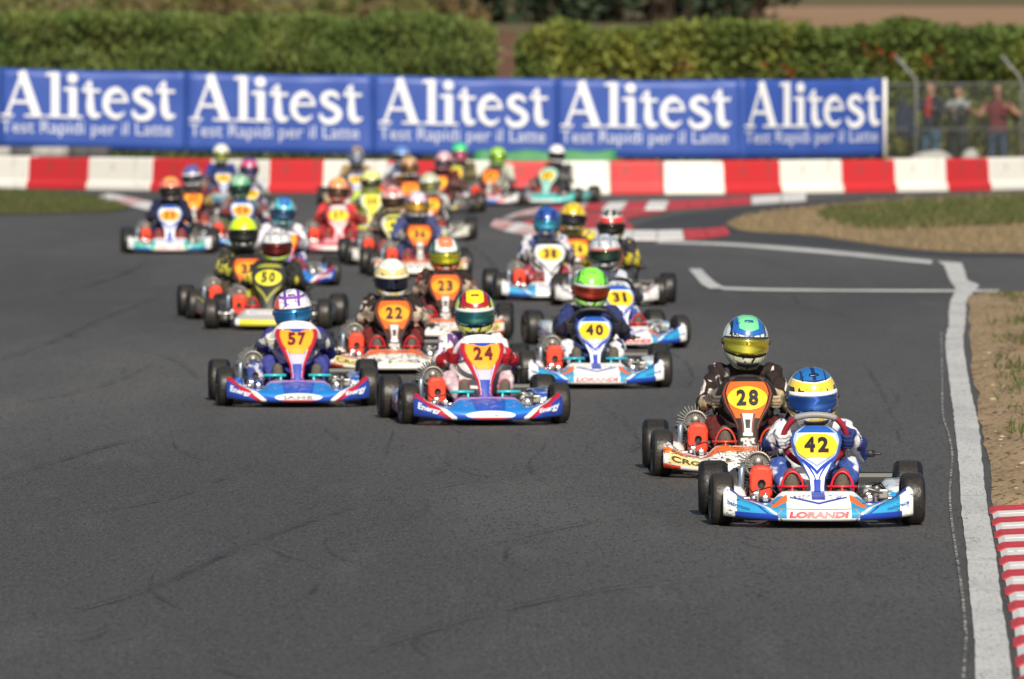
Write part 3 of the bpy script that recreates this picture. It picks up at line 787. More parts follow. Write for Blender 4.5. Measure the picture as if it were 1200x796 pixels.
# things glimpsed below the banner behind the barrier
tyre_grey = mat('old_tyre_rubber', (.06, .06, .062), [(lambda C: (C.noise(6, 3) - .5) * 4, (.12, .12, .12))], rough=.8)
tyre_white = mat('white_painted_tyre', (.30, .30, .29), [(lambda C: (C.noise(6, 3) - .5) * 4, (.16, .16, .15))], rough=.7)
def tyre_prof(r, w, ri):
    return [(-w*.36, ri), (-w*.5, ri + (r-ri)*.35), (-w*.5, r*.86), (-w*.40, r*.965), (-w*.25, r), (w*.25, r), (w*.40, r*.965), (w*.5, r*.86), (w*.5, ri + (r-ri)*.35), (w*.36, ri)]
for px, wh in ((3, True), (26, False), (52, True), (66, True), (95, False), (112, False)):
    q = fen_pt(px, 0, -.62); root = empty('tyre_stack', q)
    tag(root, ('white painted' if wh else 'dark') + ' stack of old tyres behind the barrier under the banner', 'tyre stack', ('white' if wh else 'dark') + ' tyre stacks behind the barrier')
    for k in range(4):
        mb = MB(); mb.lathe(tyre_prof(.26, .17, .15), 'z', (random.uniform(-.02, .02), 0, .085 + .17*k), 20, closed=True)
        mb.obj('tyre', tyre_white if wh else tyre_grey, root)
green_board = mat('green_board', (.03, .20, .07), [(lambda C: (C.noise(2, 3) - .5) * 3, (.025, .15, .06))], rough=.6)
mb = MB(); a, b = fen_pt(556, 0, -.75), fen_pt(722, 0, -.75); L = b.x - a.x
n_ = 16
rings = []
for i in range(n_+1):
    x = -L/2 + L*i/n_; sag = .02*math.sin(i*1.3)
    rings.append([Vector((x, yy + .02*math.sin(i*.9), zz)) for yy, zz in ((0, 0), (0, .60 + sag), (.03, .62 + sag), (.06, .60 + sag), (.06, 0))])
mb.rings(rings, 0, True, True); o = mb.obj('ground_sheet', green_board); o.location = ((a.x+b.x)/2, a.y, .0)
tag(o, 'green sheet standing behind the barrier under the blue banner', 'sheet')
bag_m = mat('pale_sack_cloth', (.30, .30, .285), [(lambda C: (C.noise(8, 4) - .5) * 4, (.20, .20, .19))], rough=.8, bump=(lambda C: C.noise(14, 4), .02))
def sack(px, w, h, label):
    q = fen_pt(px, 0, -1.1); mb = MB()
    mb.ball((0, 0, h*.5), (w*.5, .2, h*.5), 18, 12); mb.ball((w*.12, .02, h*.62), (w*.36, .17, h*.40), 16, 10); mb.ball((-w*.2, .0, h*.42), (w*.34, .2, h*.42), 16, 10)
    me = blob(mb, .03, 2, 'sack'); o = mk('sack', me, bag_m); o.location = (q.x, q.y, 0); tag(o, label, 'sack')
sack(1090, .86, .60, 'long pale sack behind the barrier at the feet of the spectators')
sack(1136, .36, .63, 'small white sack behind the barrier beside the long pale one')

# ================================================================== spectators
skin = mat('skin', (.29, .16, .11), rough=.55, spec=.35)
hair_d = mat('dark_hair', (.022, .016, .012), rough=.6, bump=(lambda C: C.noise(60, 3, (6, 6, 1)), .004))
def cloth(name, c, c2=None):
    return mat(name, c, [(lambda C: (C.noise(5, 3) - .5) * 3, c2 or tuple(q*.75 for q in c))], rough=.85, spec=.2, bump=(lambda C: C.noise(13, 3, (1, 1, .6)), .012))
def spectator(loc, face, top_c, leg_c, label, pose, hair, top2=None, cap=None, s=1.0):
    root = empty('person', loc, face); root.scale = (s, s, s); tag(root, label, 'person')
    J = dict(hip=.92, sh=1.42)
    arms = {'rail': [((.20, .0, 1.40), (.30, -.22, 1.18), (.34, -.46, 1.27)), ((-.20, .0, 1.40), (-.31, -.20, 1.18), (-.20, -.46, 1.27))],
            'cross': [((.20, 0, 1.40), (.29, -.03, 1.12), (.05, -.24, 1.16)), ((-.20, 0, 1.40), (-.29, -.03, 1.12), (-.02, -.25, 1.10))],
            'wide': [((.20, 0, 1.40), (.37, -.16, 1.24), (.17, -.34, 1.36)), ((-.20, 0, 1.40), (-.34, -.20, 1.22), (-.50, -.40, 1.33))],
            'pocket': [((.20, 0, 1.40), (.31, .08, 1.13), (.22, -.08, .95)), ((-.20, 0, 1.40), (-.31, .08, 1.13), (-.22, -.08, .95))]}[pose]
    mb = MB()
    def ell(z, rx, ry, y=0): return [Vector((rx*math.cos(q), y + ry*math.sin(q), z)) for q in (2*math.pi*k/18 for k in range(18))]
    mb.rings([ell(.84, .14, .10), ell(.92, .175, .125), ell(1.02, .165, .115), ell(1.15, .175, .12, .01), ell(1.30, .20, .13, .01), ell(1.40, .185, .11, .01), ell(1.46, .10, .08, 0), ell(1.49, .06, .06, 0)])
    mb.capsule((0, 0, 1.42), (0, -.015, 1.55), .062, .058)
    mb.ball((0, -.02, 1.655), (.078, .098, .118), 16, 12); mb.ball((0, -.055, 1.59), (.055, .055, .05)); mb.capsule((0, -.112, 1.665), (0, -.130, 1.632), .010, .016)
    for sx in (-1, 1): mb.ball((sx*.080, -.005, 1.65), (.014, .024, .034), 8, 6)
    for (a, b, c), sx in zip(arms, (1, -1)):
        mb.capsule(a, b, .068, .052); mb.capsule(b, c, .050, .036)
        cv = Vector(c); dirv = (cv - Vector(b)).normalized(); pc = cv + dirv*.06
        mb.capsule(cv, pc, .036, .040)
        for k in range(4):
            o_ = Vector((0, 0, 1)).cross(dirv).normalized()*(k-1.5)*.021; t1 = pc + o_ + dirv*(.055 - .006*abs(k-1.4)); mb.capsule(pc + o_, t1, .012, .011, 8); mb.capsule(t1, t1 + dirv*.022 + Vector((0, 0, -.028)), .011, .009, 8)
        mb.capsule(cv + dirv*.02, cv + dirv*.06 + Vector((-sx*.045, 0, .02)), .014, .011, 8)
    for sx in (-1, 1):
        mb.capsule((sx*.095, 0, .90), (sx*.11, -.02, .50), .098, .066); mb.capsule((sx*.11, -.02, .50), (sx*.115, .02, .10), .062, .045)
        mb.capsule((sx*.115, .03, .055), (sx*.135, -.16, .045), .052, .045)
    me = blob(mb, .014, 2, 'body')
    mi = []
    hands = [Vector(c) for _, _, c in arms]; elb = [(Vector(b), Vector(c)) for _, b, c in arms]
    for p in me.polygons:
        c = p.center; k = 0
        if c.z > 1.505 and abs(c.x) < .12: k = 2
        elif any((c - h).length < .12 and (c - h).dot((h - e)) > 0 for h, (e, _) in zip(hands, elb)): k = 2
        elif c.z < .09: k = 3
        elif c.z < .93 and all((c - h).length > .16 for h in hands): k = 1
        elif top2 and pose == 'wide' and abs(c.x) > .23: k = 2
        elif top2 and pose != 'wide' and ((c.z > 1.36 and cap) or (c.y < -.06 and abs(c.x) < .055 and c.z > 1.15)): k = 4
        mi.append(k)
    me.polygons.foreach_set('material_index', mi)
    t2 = top2 if top2 is not None else top_c
    mk('body', me, [cloth('jacket', top_c), cloth('trousers', leg_c), skin, plain('shoe_leather', (.03, .025, .022), rough=.5), cloth('shirt', t2)], root)
    mb = MB(); mb.ball((0, .008, 1.685), (.088, .102, .105), 16, 10)
    hm = blob(mb, .012, 1, 'hair'); bm = bmesh.new(); bm.from_mesh(hm)
    bmesh.ops.delete(bm, geom=[v for v in bm.verts if (v.co.y < -.055 and v.co.z < 1.715) or v.co.z < 1.60], context='VERTS'); bm.to_mesh(hm); bm.free()
    mk('hair', hm, hair, root)
    for sx in (-1, 1):
        mb = MB(); mb.ball((sx*.032, -.102, 1.672), (.014, .010, .008), 8, 6); mb.obj('eye', plain('dark_features', (.06, .025, .02), rough=.5), root)
    mb = MB(); mb.capsule((-.022, -.108, 1.600), (.022, -.108, 1.600), .005, .005, 6); mb.obj('mouth', plain('lips', (.25, .08, .07), rough=.5), root)
    if cap:
        mb = MB(); mb.ball((0, .0, 1.70), (.094, .108, .085), 16, 10); mb.box((0, -.13, 1.705), (.14, .10, .012), bev=.004); mb.mesh
        mk('cap', mb.mesh('cap'), plain('cap_cloth', cap, rough=.8), root)
def at_f(px, back): q = fen_pt(px, 0, back); q.z = 0.0; return q
spectator(at_f(1091, .75), R(-35), (.014, .018, .035), hx('#3c566e'), 'spectator in navy jacket over red shirt and blue jeans behind the fence', 'rail', hair_d, top2=(.42, .03, .035), s=1.0)
spectator(at_f(1124, .95), R(-50), (.028, .034, .040), (.02, .022, .026), 'spectator in dark vest with pale shoulders and black cap behind the fence', 'rail', hair_d, top2=(.26, .275, .29), cap=(.015, .017, .025), s=.98)
spectator(at_f(1169, .55), R(-4), (.125, .018, .030), (.035, .060, .105), 'spectator in maroon top with bare arms spread along the fence rail', 'wide', mat('brown_hair', (.10, .055, .03), rough=.6), top2=(.29, .16, .11), s=.96)
# dark bag hung on the fence beside the post
mb = MB(); mb.ball((0, 0, 1.10), (.17, .10, .28), 16, 12); mb.ball((.02, -.03, .95), (.18, .11, .18), 16, 10); mb.capsule((-.05, 0, 1.30), (0, 0, 1.50), .02, .02, 8); mb.capsule((.08, 0, 1.30), (0, 0, 1.50), .02, .02, 8)
o = mk('shoulder_bag', blob(mb, .018, 2, 'shoulder_bag'), cloth('navy_canvas', (.016, .022, .05))); q = at_f(1059, .38); o.location = q
tag(o, 'navy shoulder bag hanging on the fence left of the spectators', 'bag')

# ================================================================== karts: shared meshes (forward is -Y, origin under the front axle)
def sm(a, b, t):
    t = max(0, min(1, (t-a)/(b-a))); return t*t*(3-2*t)
NW = .475
def nose_sec(x):
    ax = abs(x); u = ax/NW
    yf = -.40 + .155*u**2.2; zb = .036 + .022*u**3; hb = .058 + .062*u**4
    zt = .176 - .056*sm(.17, .25, ax) + .022*sm(.27, .38, ax) + .066*sm(.36, .47, ax)
    yt = -.15 - .035*u*u
    sh = 1 - .35*sm(.452, NW, ax)
    zt = zb + (zt - zb)*(sh if ax > .45 else 1)
    p = [(yf+.06, zb+.004), (yf+.014, zb), (yf, zb+.014), (yf+.010, zb+hb*.88), (yf+.026, zb+hb)]
    mid = ((yf+.026+yt)/2 - .012, (zb+hb+zt)/2 + .008*(1-u)); zt = max(zt, zb+hb+.008)
    p += [mid, (yt-.012, zt-.004), (yt, zt), (yt+.028, zt-.008), (yt+.035, zb+.03)]
    return p
NV = [0, 0, .06, .33, .37, .60, .80, .84, .92, 1.0]
def nose_pt(x, v, off=.0035):
    p = nose_sec(x); y = np.interp(v, NV[1:], [q[0] for q in p[1:]]); z = np.interp(v, NV[1:], [q[1] for q in p[1:]])
    return Vector((x, y - off*.9, z + off*.5))
def nose_mesh(w=NW):
    mb = MB(); st = [-NW + 2*NW*i/48 for i in range(49)]; st = [q for q in st if abs(q) <= w + 1e-6]; rings = []
    for x in st: rings.append([Vector((x, y, z)) for y, z in nose_sec(x)])
    mb.rings(rings)
    n = len(NV)
    for i, x in enumerate(st):
        for j in range(n): mb.uv[i*n+j] = (x/NW, NV[j])
    return mb.mesh('front_bumper')
PANELS = {'A': [(0, .062), (.10, .040), (.28, .048), (.45, .085), (.62, .128), (.80, .150), (.92, .132), (1, .075)],
          'B': [(0, .070), (.18, .066), (.34, .072), (.48, .105), (.62, .150), (.78, .172), (.90, .150), (1, .075)],
          'C': [(0, .066), (.13, .046), (.32, .058), (.52, .100), (.70, .145), (.86, .166), (.95, .150), (1, .105)]}
def panel_w(k, b):
    a = PANELS[k]; return .87*float(np.interp(b, [q[0] for q in a], [q[1] for q in a]))
def panel_pt(k, x, b, off=0.0):
    y = -.125 + .255*b - .02*math.sin(math.pi*b) + .9*x*x; z = .145 + {'A': .345, 'B': .405, 'C': .390}[k]*b
    return Vector((x, y - off*.82, z + off*.57))
def panel_mesh(k):
    mb = MB(); rings = []; nc = 13; rows = 22; uv = []
    for i in range(rows+1):
        b = i/rows; w = panel_w(k, b)
        f = [(-1 + 2*j/(nc-1)) for j in range(nc)]
        rings.append([panel_pt(k, w*q, b, .006*(1-q*q)) for q in f] + [panel_pt(k, w*q, b, -.014) for q in reversed(f)])
        uv += [(q, b) for q in f] + [(q, b) for q in reversed(f)]
    mb.rings(rings)
    for i, q in enumerate(uv): mb.uv[i] = q
    return mb.mesh('front_panel')
def plate_mesh(k, kind):
    if kind == 'hex': o = [(-.110, .72), (-.086, .83), (-.05, .875), (.05, .875), (.086, .83), (.110, .72), (.090, .60), (.058, .54), (-.058, .54), (-.090, .60)]
    elif kind == 'oval': o = [(.112*math.cos(q), .70 + .160*math.sin(q)) for q in (2*math.pi*i/22 for i in range(22))]
    else: o = [(-.108, .90), (.108, .90), (.112, .80), (.097, .68), (.064, .56), (.04, .50), (-.04, .50), (-.064, .56), (-.097, .68), (-.112, .80)]
    cb = sum(q[1] for q in o)/len(o); mb = MB()
    rings = [[panel_pt(k, x, b, -.001) for x, b in o], [panel_pt(k, x, b, .011) for x, b in o], [panel_pt(k, x*.55, cb+(b-cb)*.55, .0135) for x, b in o]]
    vs = [p for r in rings for p in r] + [panel_pt(k, 0, cb, .0145)]; n = len(o)
    fs = [(r*n+i, r*n+(i+1) % n, (r+1)*n+(i+1) % n, (r+1)*n+i) for r in range(2) for i in range(n)] + [(2*n+i, 2*n+(i+1) % n, 3*n) for i in range(n)]
    mb.add(vs, fs, 0, False); return mb.mesh('number_plate')
_tm = {}
def number_mesh(k, ch, x0, cb, hgt=.092, wid=.054):
    tv, tf = text_mesh(ch, 1.0, .045); hm = max(v.y for v in tv) - min(v.y for v in tv); wm = max(v.x for v in tv) - min(v.x for v in tv)
    ww = wid if ch != '1' else wid*.55
    mb = MB(); mb.add([panel_pt(k, x0 + v.x/wm*ww, cb + v.y/hm*hgt/.43, .0195) for v in tv], tf, 0, False)
    return mb.mesh('digit')
def nose_text(txt, x0, x1, vc, dv, shear=0.0, bold=None):
    bold = bold if bold is not None else (.062 if txt == 'LORANDI' else .03)
    key = (txt, x0, x1, vc, dv, shear)
    if key not in _tm:
        tv, tf = text_mesh(txt, 1.0, bold, shear=shear, width=1.0); hm = max(v.y for v in tv) - min(v.y for v in tv)
        mb = MB(); mb.add([nose_pt((x0+x1)/2 + v.x*(x1-x0), vc + v.y/hm*dv + 0, .0045) for v in tv], tf, 0, False); _tm[key] = mb.mesh('lettering')
    return _tm[key]
def part(fn, name):
    mb = MB(); fn(mb); return mb.mesh(name)
FR, RR_ = .131, .140
M = {}
M['nose'] = nose_mesh(); M['nose_stub'] = nose_mesh(.245)
M['panelA'], M['panelB'], M['panelC'] = panel_mesh('A'), panel_mesh('B'), panel_mesh('C')
for k in 'ABC':
    for kd in ('hex', 'oval', 'shield'): M['plate' + k + kd] = plate_mesh(k, kd)
M['tyre_f'] = part(lambda m: m.lathe(tyre_prof(FR, .115, .066), 'x', n=36, closed=True), 'tyre')
M['tyre_r'] = part(lambda m: m.lathe(tyre_prof(RR_, .150, .066), 'x', n=36, closed=True), 'tyre')
def rim(m, w):
    m.lathe([(-w*.44, .071), (-w*.46, .063), (-w*.30, .056), (-w*.05, .050), (w*.05, .050), (w*.30, .056), (w*.46, .063), (w*.44, .071)], 'x', n=28)
    for k in range(3):
        a = k*2*math.pi/3; m.box((0, .034*math.cos(a), .034*math.sin(a)), (.018, .028, .046), rot=Matrix.Rotation(a - math.pi/2, 3, 'X'), bev=.004)
M['rim_f'] = part(lambda m: rim(m, .115), 'rim'); M['rim_r'] = part(lambda m: rim(m, .150), 'rim')
M['hub'] = part(lambda m: m.lathe([(-.045, .001), (-.045, .022), (-.02, .026), (.02, .026), (.05, .020), (.06, .012), (.06, .001)], 'x', n=18), 'wheel')
def torus(m, c, r, rr, ev, a0=0, a1=360, n=44, k=10):
    ex = Vector((1, 0, 0)); pts = []
    for i in range(n+1):
        q = R(a0 + (a1-a0)*i/n); fl = .90 if math.sin(q) > .93 else 1
        pts.append(Vector(c) + ex*math.cos(q)*r + ev*math.sin(q)*r*(1 if math.sin(q) < .80 else .80/ math.sin(q)*(.5+.5*math.sin(q)/.8)))
    m.tube(pts, rr, k, caps=a1-a0 < 360)
WC = Vector((0, .258, .420)); WT = R(30); WEV = Vector((0, -math.sin(WT), math.cos(WT))); WN = Vector((0, math.cos(WT), math.sin(WT))); WR = .160
def wheel_low(m):
    torus(m, WC, WR, .0155, WEV, -246, 66)
    for a in (200, 340, 270):
        q = R(a); m.tube([WC, WC + Vector((math.cos(q), 0, 0))*WR*.97 + WEV*math.sin(q)*WR*.97], .008, 6)
    m.tube([WC - WN*.02, WC + WN*.012], .035, 12)
M['swheel'] = part(wheel_low, 'steering_wheel')
M['swheel_top'] = part(lambda m: torus(m, WC, WR, .0165, WEV, 50, 130, 20), 'wheel_grip')
M['column'] = part(lambda m: m.tube([(0, -.02, .075), WC - WN*.01], .011, 8), 'steering_column')
def pod(m, sx):
    rings = []
    for y, k, zt in ((.145, .35, .10), (.17, .8, .15), (.25, 1, .185), (.45, 1, .19), (.62, 1, .20), (.74, .95, .205), (.78, .7, .18)):
        x0, x1 = .345, .345 + .175*k
        rings.append([Vector((sx*x, y, z)) for x, z in ((x0, .055), (x1-.02, .050), (x1, .075), (x1, zt-.03), (x1-.025, zt), (x0+.03, zt-.01), (x0, zt-.04))])
    m.rings(rings)
M['podL'] = part(lambda m: pod(m, -1), 'side_pod'); M['podR'] = part(lambda m: pod(m, 1), 'side_pod')
def seat(m):
    pr = [(.42, .085), (.50, .050), (.62, .042), (.74, .062), (.83, .14), (.88, .27), (.905, .38)]; rings = []
    for i, (y, z) in enumerate(pr):
        t = i/6; row = []
        for j in range(13):
            u = -1 + j/6; row.append(Vector((u*(.155 + .03*math.sin(math.pi*t)), y - .13*t*u*u, z + (1-t)*.10*u*u + .03*u*u)))
        rings.append(row + [q + Vector((0, .004, -.007)) for q in reversed(row)])
    m.rings(rings)
M['seat'] = part(seat, 'seat')
def rail(m, sx): m.tube([(sx*.20, -.30, .065), (sx*.27, -.18, .062), (sx*.255, .05, .058), (sx*.20, .30, .055), (sx*.28, .62, .058), (sx*.30, .95, .075), (sx*.30, 1.06, .08)], .0145, 8)
M['railL'] = part(lambda m: rail(m, -1), 'frame_rail'); M['railR'] = part(lambda m: rail(m, 1), 'frame_rail')
M['cross_front'] = part(lambda m: m.tube([(-.255, .03, .06), (.255, .03, .06)], .0145, 8), 'cross_member')
M['cross_rear'] = part(lambda m: m.tube([(-.24, .42, .057), (.24, .42, .057)], .0145, 8), 'cross_member')
M['hoop'] = part(lambda m: m.tube([(-.20, -.30, .065), (-.16, -.335, .068), (.16, -.335, .068), (.20, -.30, .065)], .011, 8), 'bumper_tube')
M['axle'] = part(lambda m: m.tube([(-.52, .95, RR_), (.52, .95, RR_)], .0155, 10), 'rear_axle')
M['tray'] = part(lambda m: m.box((0, .10, .046), (.46, .72, .006)), 'floor_tray')
M['rear_bumper'] = part(lambda m: m.box((0, 1.145, .135), (1.06, .07, .15), bev=.025), 'rear_bumper')
def stub(m, sx):
    m.tube([(sx*.27, .0, .131), (sx*.47, .0, .131)], .0115, 10); m.box((sx*.305, .0, .122), (.03, .035, .085), bev=.006); m.tube([(sx*.30, 0, .131), (sx*.335, 0, .131)], .022, 12)
    m.tube([(sx*.295, 0, .06), (sx*.295, 0, .182)], .008, 8); m.tube([(sx*.40, 0, .131), (sx*.425, 0, .131)], .027, 14)
M['stubL'] = part(lambda m: stub(m, -1), 'stub_axle'); M['stubR'] = part(lambda m: stub(m, 1), 'stub_axle')
M['tieL'] = part(lambda m: m.tube([(-.05, .06, .115), (-.35, .075, .128)], .008, 8), 'tie_rod'); M['tieR'] = part(lambda m: m.tube([(.05, .06, .115), (.35, .075, .128)], .010, 8), 'tie_rod')
def brake(m): m.box((.335, -.03, .155), (.05, .045, .05), bev=.008); m.tube([(.33, -.05, .16), (.24, -.06, .19), (.18, -.02, .12)], .006, 6); m.ball((.30, -.045, .185), .016, 10, 7)
M['brake'] = part(brake, 'brake_cylinder')
M['brake_disc'] = part(lambda m: m.lathe([(.232, .03), (.232, .09), (.240, .09), (.240, .03)], 'x', (0, .95, RR_), 24, closed=True), 'brake_disc')
# engine on the driver's right
EX = -.285
def crank(m): m.box((EX, .46, .12), (.13, .17, .12), bev=.02); m.tube([(EX-.06, .46, .12), (EX-.10, .46, .12)], .045, 14)
M['crankcase'] = part(crank, 'engine')
def cyl(m):
    prof = []
    for i in range(8): z = .175 + i*.016; prof += [(z, .048), (z+.003, .074), (z+.007, .074), (z+.010, .048)]
    m.lathe([(.17, .001)] + prof + [(.305, .001)], 'z', (EX, .43, 0), 20)
M['cylinder'] = part(cyl, 'cylinder')
def head(m):
    m.ball((EX, .41, .30), (.045, .07, .045), 14, 10)
    for i in range(21):
        a = R(-20 + 220*i/20); m.box((EX + .066*math.cos(a), .41, .285 + .060*math.sin(a)), (.078 + .012*math.sin(i*2.1), .11, .0035), rot=Matrix.Rotation(-a, 3, 'Y'))
    m.lathe([(.345, .058), (.345, .070), (.352, .070), (.352, .058)], 'y', (EX, 0, .285), 24, closed=True)
M['head'] = part(head, 'cooling_fins')
def airbox(m):
    rings = []
    for y, k in ((.215, .78), (.222, .92), (.24, 1), (.30, 1), (.318, .9)):
        r_ = []
        for x, z in ((-.058, -.06), (-.045, -.085), (.045, -.085), (.058, -.06), (.060, .05), (.045, .082), (.02, .092), (-.02, .092), (-.045, .082), (-.060, .05)):
            r_.append(Vector((EX + .012 + x*k, y, .195 + z*k)))
        rings.append(r_)
    m.rings(rings, smooth=False)
M['airbox'] = part(airbox, 'air_box')
M['intake'] = part(lambda m: m.lathe([(.206, .021), (.206, .0165), (.211, .015), (.211, .001)], 'y', (EX+.014, 0, .196), 16), 'intake_trumpet')
M['carb'] = part(lambda m: (m.box((EX, .35, .16), (.06, .07, .06), bev=.01), m.tube([(EX, .30, .165), (EX, .38, .165)], .022, 12)), 'carburettor')
M['exhaust'] = part(lambda m: m.tube([(EX-.02, .36, .17), (EX-.08, .31, .15), (EX-.105, .33, .20), (EX-.11, .42, .23), (EX-.10, .60, .22), (EX-.05, .82, .20)], [.018, .021, .024, .034, .042, .036], 12), 'exhaust_pipe')
M['muffler_post'] = part(lambda m: m.tube([(EX-.088, .285, .075), (EX-.086, .285, .265), (EX-.075, .30, .285)], .0165, 10), 'coolant_tube')
M['hoses'] = part(lambda m: m.tube([(EX+.05, .33, .15), (EX+.12, .28, .12), (EX+.15, .20, .15), (EX+.11, .10, .09)], .006, 6), 'fuel_hose')
M['lever'] = part(lambda m: (m.tube([(.215, .62, .10), (.235, .60, .30), (.255, .52, .335), (.30, .47, .335)], [.010, .010, .016, .020], 10), m.tube([(.20, .56, .335), (.34, .44, .335)], .007, 6)), 'chain_guard')
def pedal(m, sx):
    pts = [Vector((sx*.125 + .058*math.cos(a), -.075, .165 + .105*math.sin(a))) for a in (R(q) for q in range(0, 181, 15))]
    m.tube(pts, .0065, 6); m.tube([(sx*.125-.075, -.078, .195), (sx*.125+.075, -.078, .195)], .0075, 8); m.tube([(sx*.125, -.05, .06), (sx*.125, -.078, .195)], .008, 6)
M['pedalL'] = part(lambda m: pedal(m, -1), 'pedal'); M['pedalR'] = part(lambda m: pedal(m, 1), 'pedal')
def bar(m, sx): m.tube([(sx*.075, -.085, .205), (sx*.225, -.085, .205)], .0095, 8); m.tube([(sx*.11, -.05, .06), (sx*.11, -.085, .20)], .008, 6)
M['barL'] = part(lambda m: bar(m, -1), 'pedal'); M['barR'] = part(lambda m: bar(m, 1), 'pedal')
M['cable'] = part(lambda m: m.tube([(.16, -.06, .10), (.22, -.09, .20), (.29, -.05, .215), (.36, .05, .16), (.33, .22, .20), (.26, .40, .16)], .0048, 6), 'brake_cable')
M['cable2'] = part(lambda m: m.tube([(EX+.14, -.03, .10), (EX+.05, -.02, .19), (EX-.04, .05, .16), (EX-.06, .22, .20), (EX-.02, .33, .22)], .0045, 6), 'throttle_cable')
M['reservoir'] = part(lambda m: (m.tube([(.255, .02, .10), (.255, .02, .185)], .020, 12), m.tube([(.255, .02, .183), (.255, .02, .196)], .023, 12)), 'fluid_reservoir')
M['clamp'] = part(lambda m: (m.box((0, 0, 0), (.028, .05, .03), bev=.006), m.tube([(0, -.01, .012), (0, -.01, .028)], .007, 8)), 'bumper_clamp')
M['bolt'] = part(lambda m: m.lathe([(-.002, .001), (-.002, .008), (.002, .007), (.003, .001)], 'y', n=10), 'bolt')
M['plug_wire'] = part(lambda m: m.tube([(EX, .41, .36), (EX+.03, .42, .40), (EX+.10, .46, .36), (EX+.13, .50, .26)], .005, 6), 'spark_lead')

# ------------------------------------------------------------------ drivers: three postures
HEADS = {'low': (.505, .632, 8), 'mid': (.560, .685, 8), 'high': (.605, .730, 5)}
def driver_mesh(v):
    hy, hz, _ = HEADS[v]; shz = hz - .165; shy = hy + .095
    mb = MB()
    def ell(c, rx, ry, tilt=0): return [Vector((rx*math.cos(q), c[0] + ry*math.sin(q)*math.cos(tilt), c[1] - ry*math.sin(q)*math.sin(tilt))) for q in (2*math.pi*k/18 for k in range(18))]
    pel = (.735, .115); tl = .35
    def L(t): return (pel[0]*(1-t) + shy*t + .03*math.sin(math.pi*t), pel[1]*(1-t) + shz*t)
    mb.rings([ell(L(-.10), .10, .07, tl), ell(L(.0), .145, .105, tl), ell(L(.2), .145, .105, tl), ell(L(.5), .145, .100, tl), ell(L(.78), .168, .105, tl), ell(L(.95), .158, .090, tl), ell(L(1.07), .095, .070, tl), ell(L(1.16), .05, .05, tl)])
    mb.capsule((0, shy-.01, shz+.03), (0, hy+.02, hz-.08), .062, .060)
    for sx in (-1, 1):
        grip = WC + Vector((sx*WR, 0, 0)); wr = grip + Vector((sx*.052, .052, -.018))
        sh = Vector((sx*.148, shy, shz - .012)); el = Vector((sx*.232, .50, .5*shz + .10))
        mb.capsule(sh, el, .062, .052); mb.capsule(el, wr, .052, .036)
        mb.ball(sh, (.068, .066, .060))
        hip, kn, an = Vector((sx*.085, .69, .12)), Vector((sx*.180, .33, .275)), Vector((sx*.128, .02, .115))
        mb.capsule(hip, kn, .082, .060); mb.capsule(kn, an, .058, .040)
    me = blob(mb, .0095, 2, 'body'); mi = []
    me.update(); nr = [v.normal.copy() for v in me.vertices]
    for v, n_ in zip(me.vertices, nr):          # creases of the loose suit
        c = v.co; q = mnoise.noise((c.x*16, c.y*9, c.z*22)); q2 = mnoise.noise((c.x*34 + 5, c.y*18, c.z*40))
        v.co = c + n_*(.010*(abs(q)*2 - .7) + .005*q2)
    for p in me.polygons:
        c = p.center; k = 0
        if c.y < .60 and c.z < .36 and abs(c.x) < .26 and c.y < .30 + (.36-c.z)*1.6: k = 2
        elif abs(c.x) > .165: k = 1
        elif c.z > shz + .045: k = 3
        mi.append(k)
    me.polygons.foreach_set('material_index', mi); return me
def glove_mesh(sx):
    mb = MB(); g = WC + Vector((sx*WR, 0, 0)); ev, n = WEV, WN; X = Vector((sx, 0, 0))
    wr = g + Vector((sx*.056, .058, -.020))
    mb.capsule(wr + Vector((sx*.012, .035, -.008)), wr, .043, .038)
    palm = g + X*.030 + n*.012
    mb.capsule(wr, palm + n*.008, .036, .030); mb.capsule(palm - ev*.026, palm + ev*.026, .024, .024)
    for k in range(4):
        o = ev*((k-1.5)*.0205); ln = (.90, 1.0, 1.03, .92)[k]
        a = g + X*.030 + o - n*.004; b = g + X*.024*ln - n*.031*ln + o; c = g - X*.008 - n*.034*ln + o; d = g - X*.025*ln - n*.014 + o
        mb.capsule(a, b, .0112, .0106, 9); mb.capsule(b, c, .0106, .0098, 9); mb.capsule(c, d, .0098, .0085, 9)
    t0 = palm + ev*.030 + n*.006; t1 = g + ev*.050 + n*.024 - X*.004; mb.capsule(t0, t1, .0135, .0115, 9); mb.capsule(t1, g + ev*.052 + n*.008 - X*.024, .0112, .0092, 9)
    return blob(mb, .0052, 1, 'glove')
def shoe_mesh(sx):
    mb = MB(); x = sx*.125
    mb.capsule((x, .035, .085), (x, -.028, .165), .045, .046); mb.capsule((x, -.028, .165), (x + sx*.006, -.034, .250), .046, .037); mb.capsule((x, .03, .10), (x, .055, .135), .042, .045)
    me = blob(mb, .007, 2, 'shoe')
    mi = [1 if (p.normal.y < -.55) else 0 for p in me.polygons]; me.polygons.foreach_set('material_index', mi)
    return me
def shell_pt(az, el, k=1.0):
    d = Vector((math.sin(az)*math.cos(el), -math.cos(az)*math.cos(el), math.sin(el)))
    r = 1/math.sqrt((d.x/.130)**2 + (d.y/.152)**2 + (d.z/.147)**2)
    if el < 0:
        f = max(0, math.cos(az)); r *= 1 + .20*f*f*sm(0, R(42), -el) + .08*sm(0, R(40), -el)
    if math.cos(az) < 0 and el > R(-35): r *= 1 + .04*math.cos(el*2)*(-math.cos(az))
    p = d*r*k; p.z = max(p.z, -.150); return p
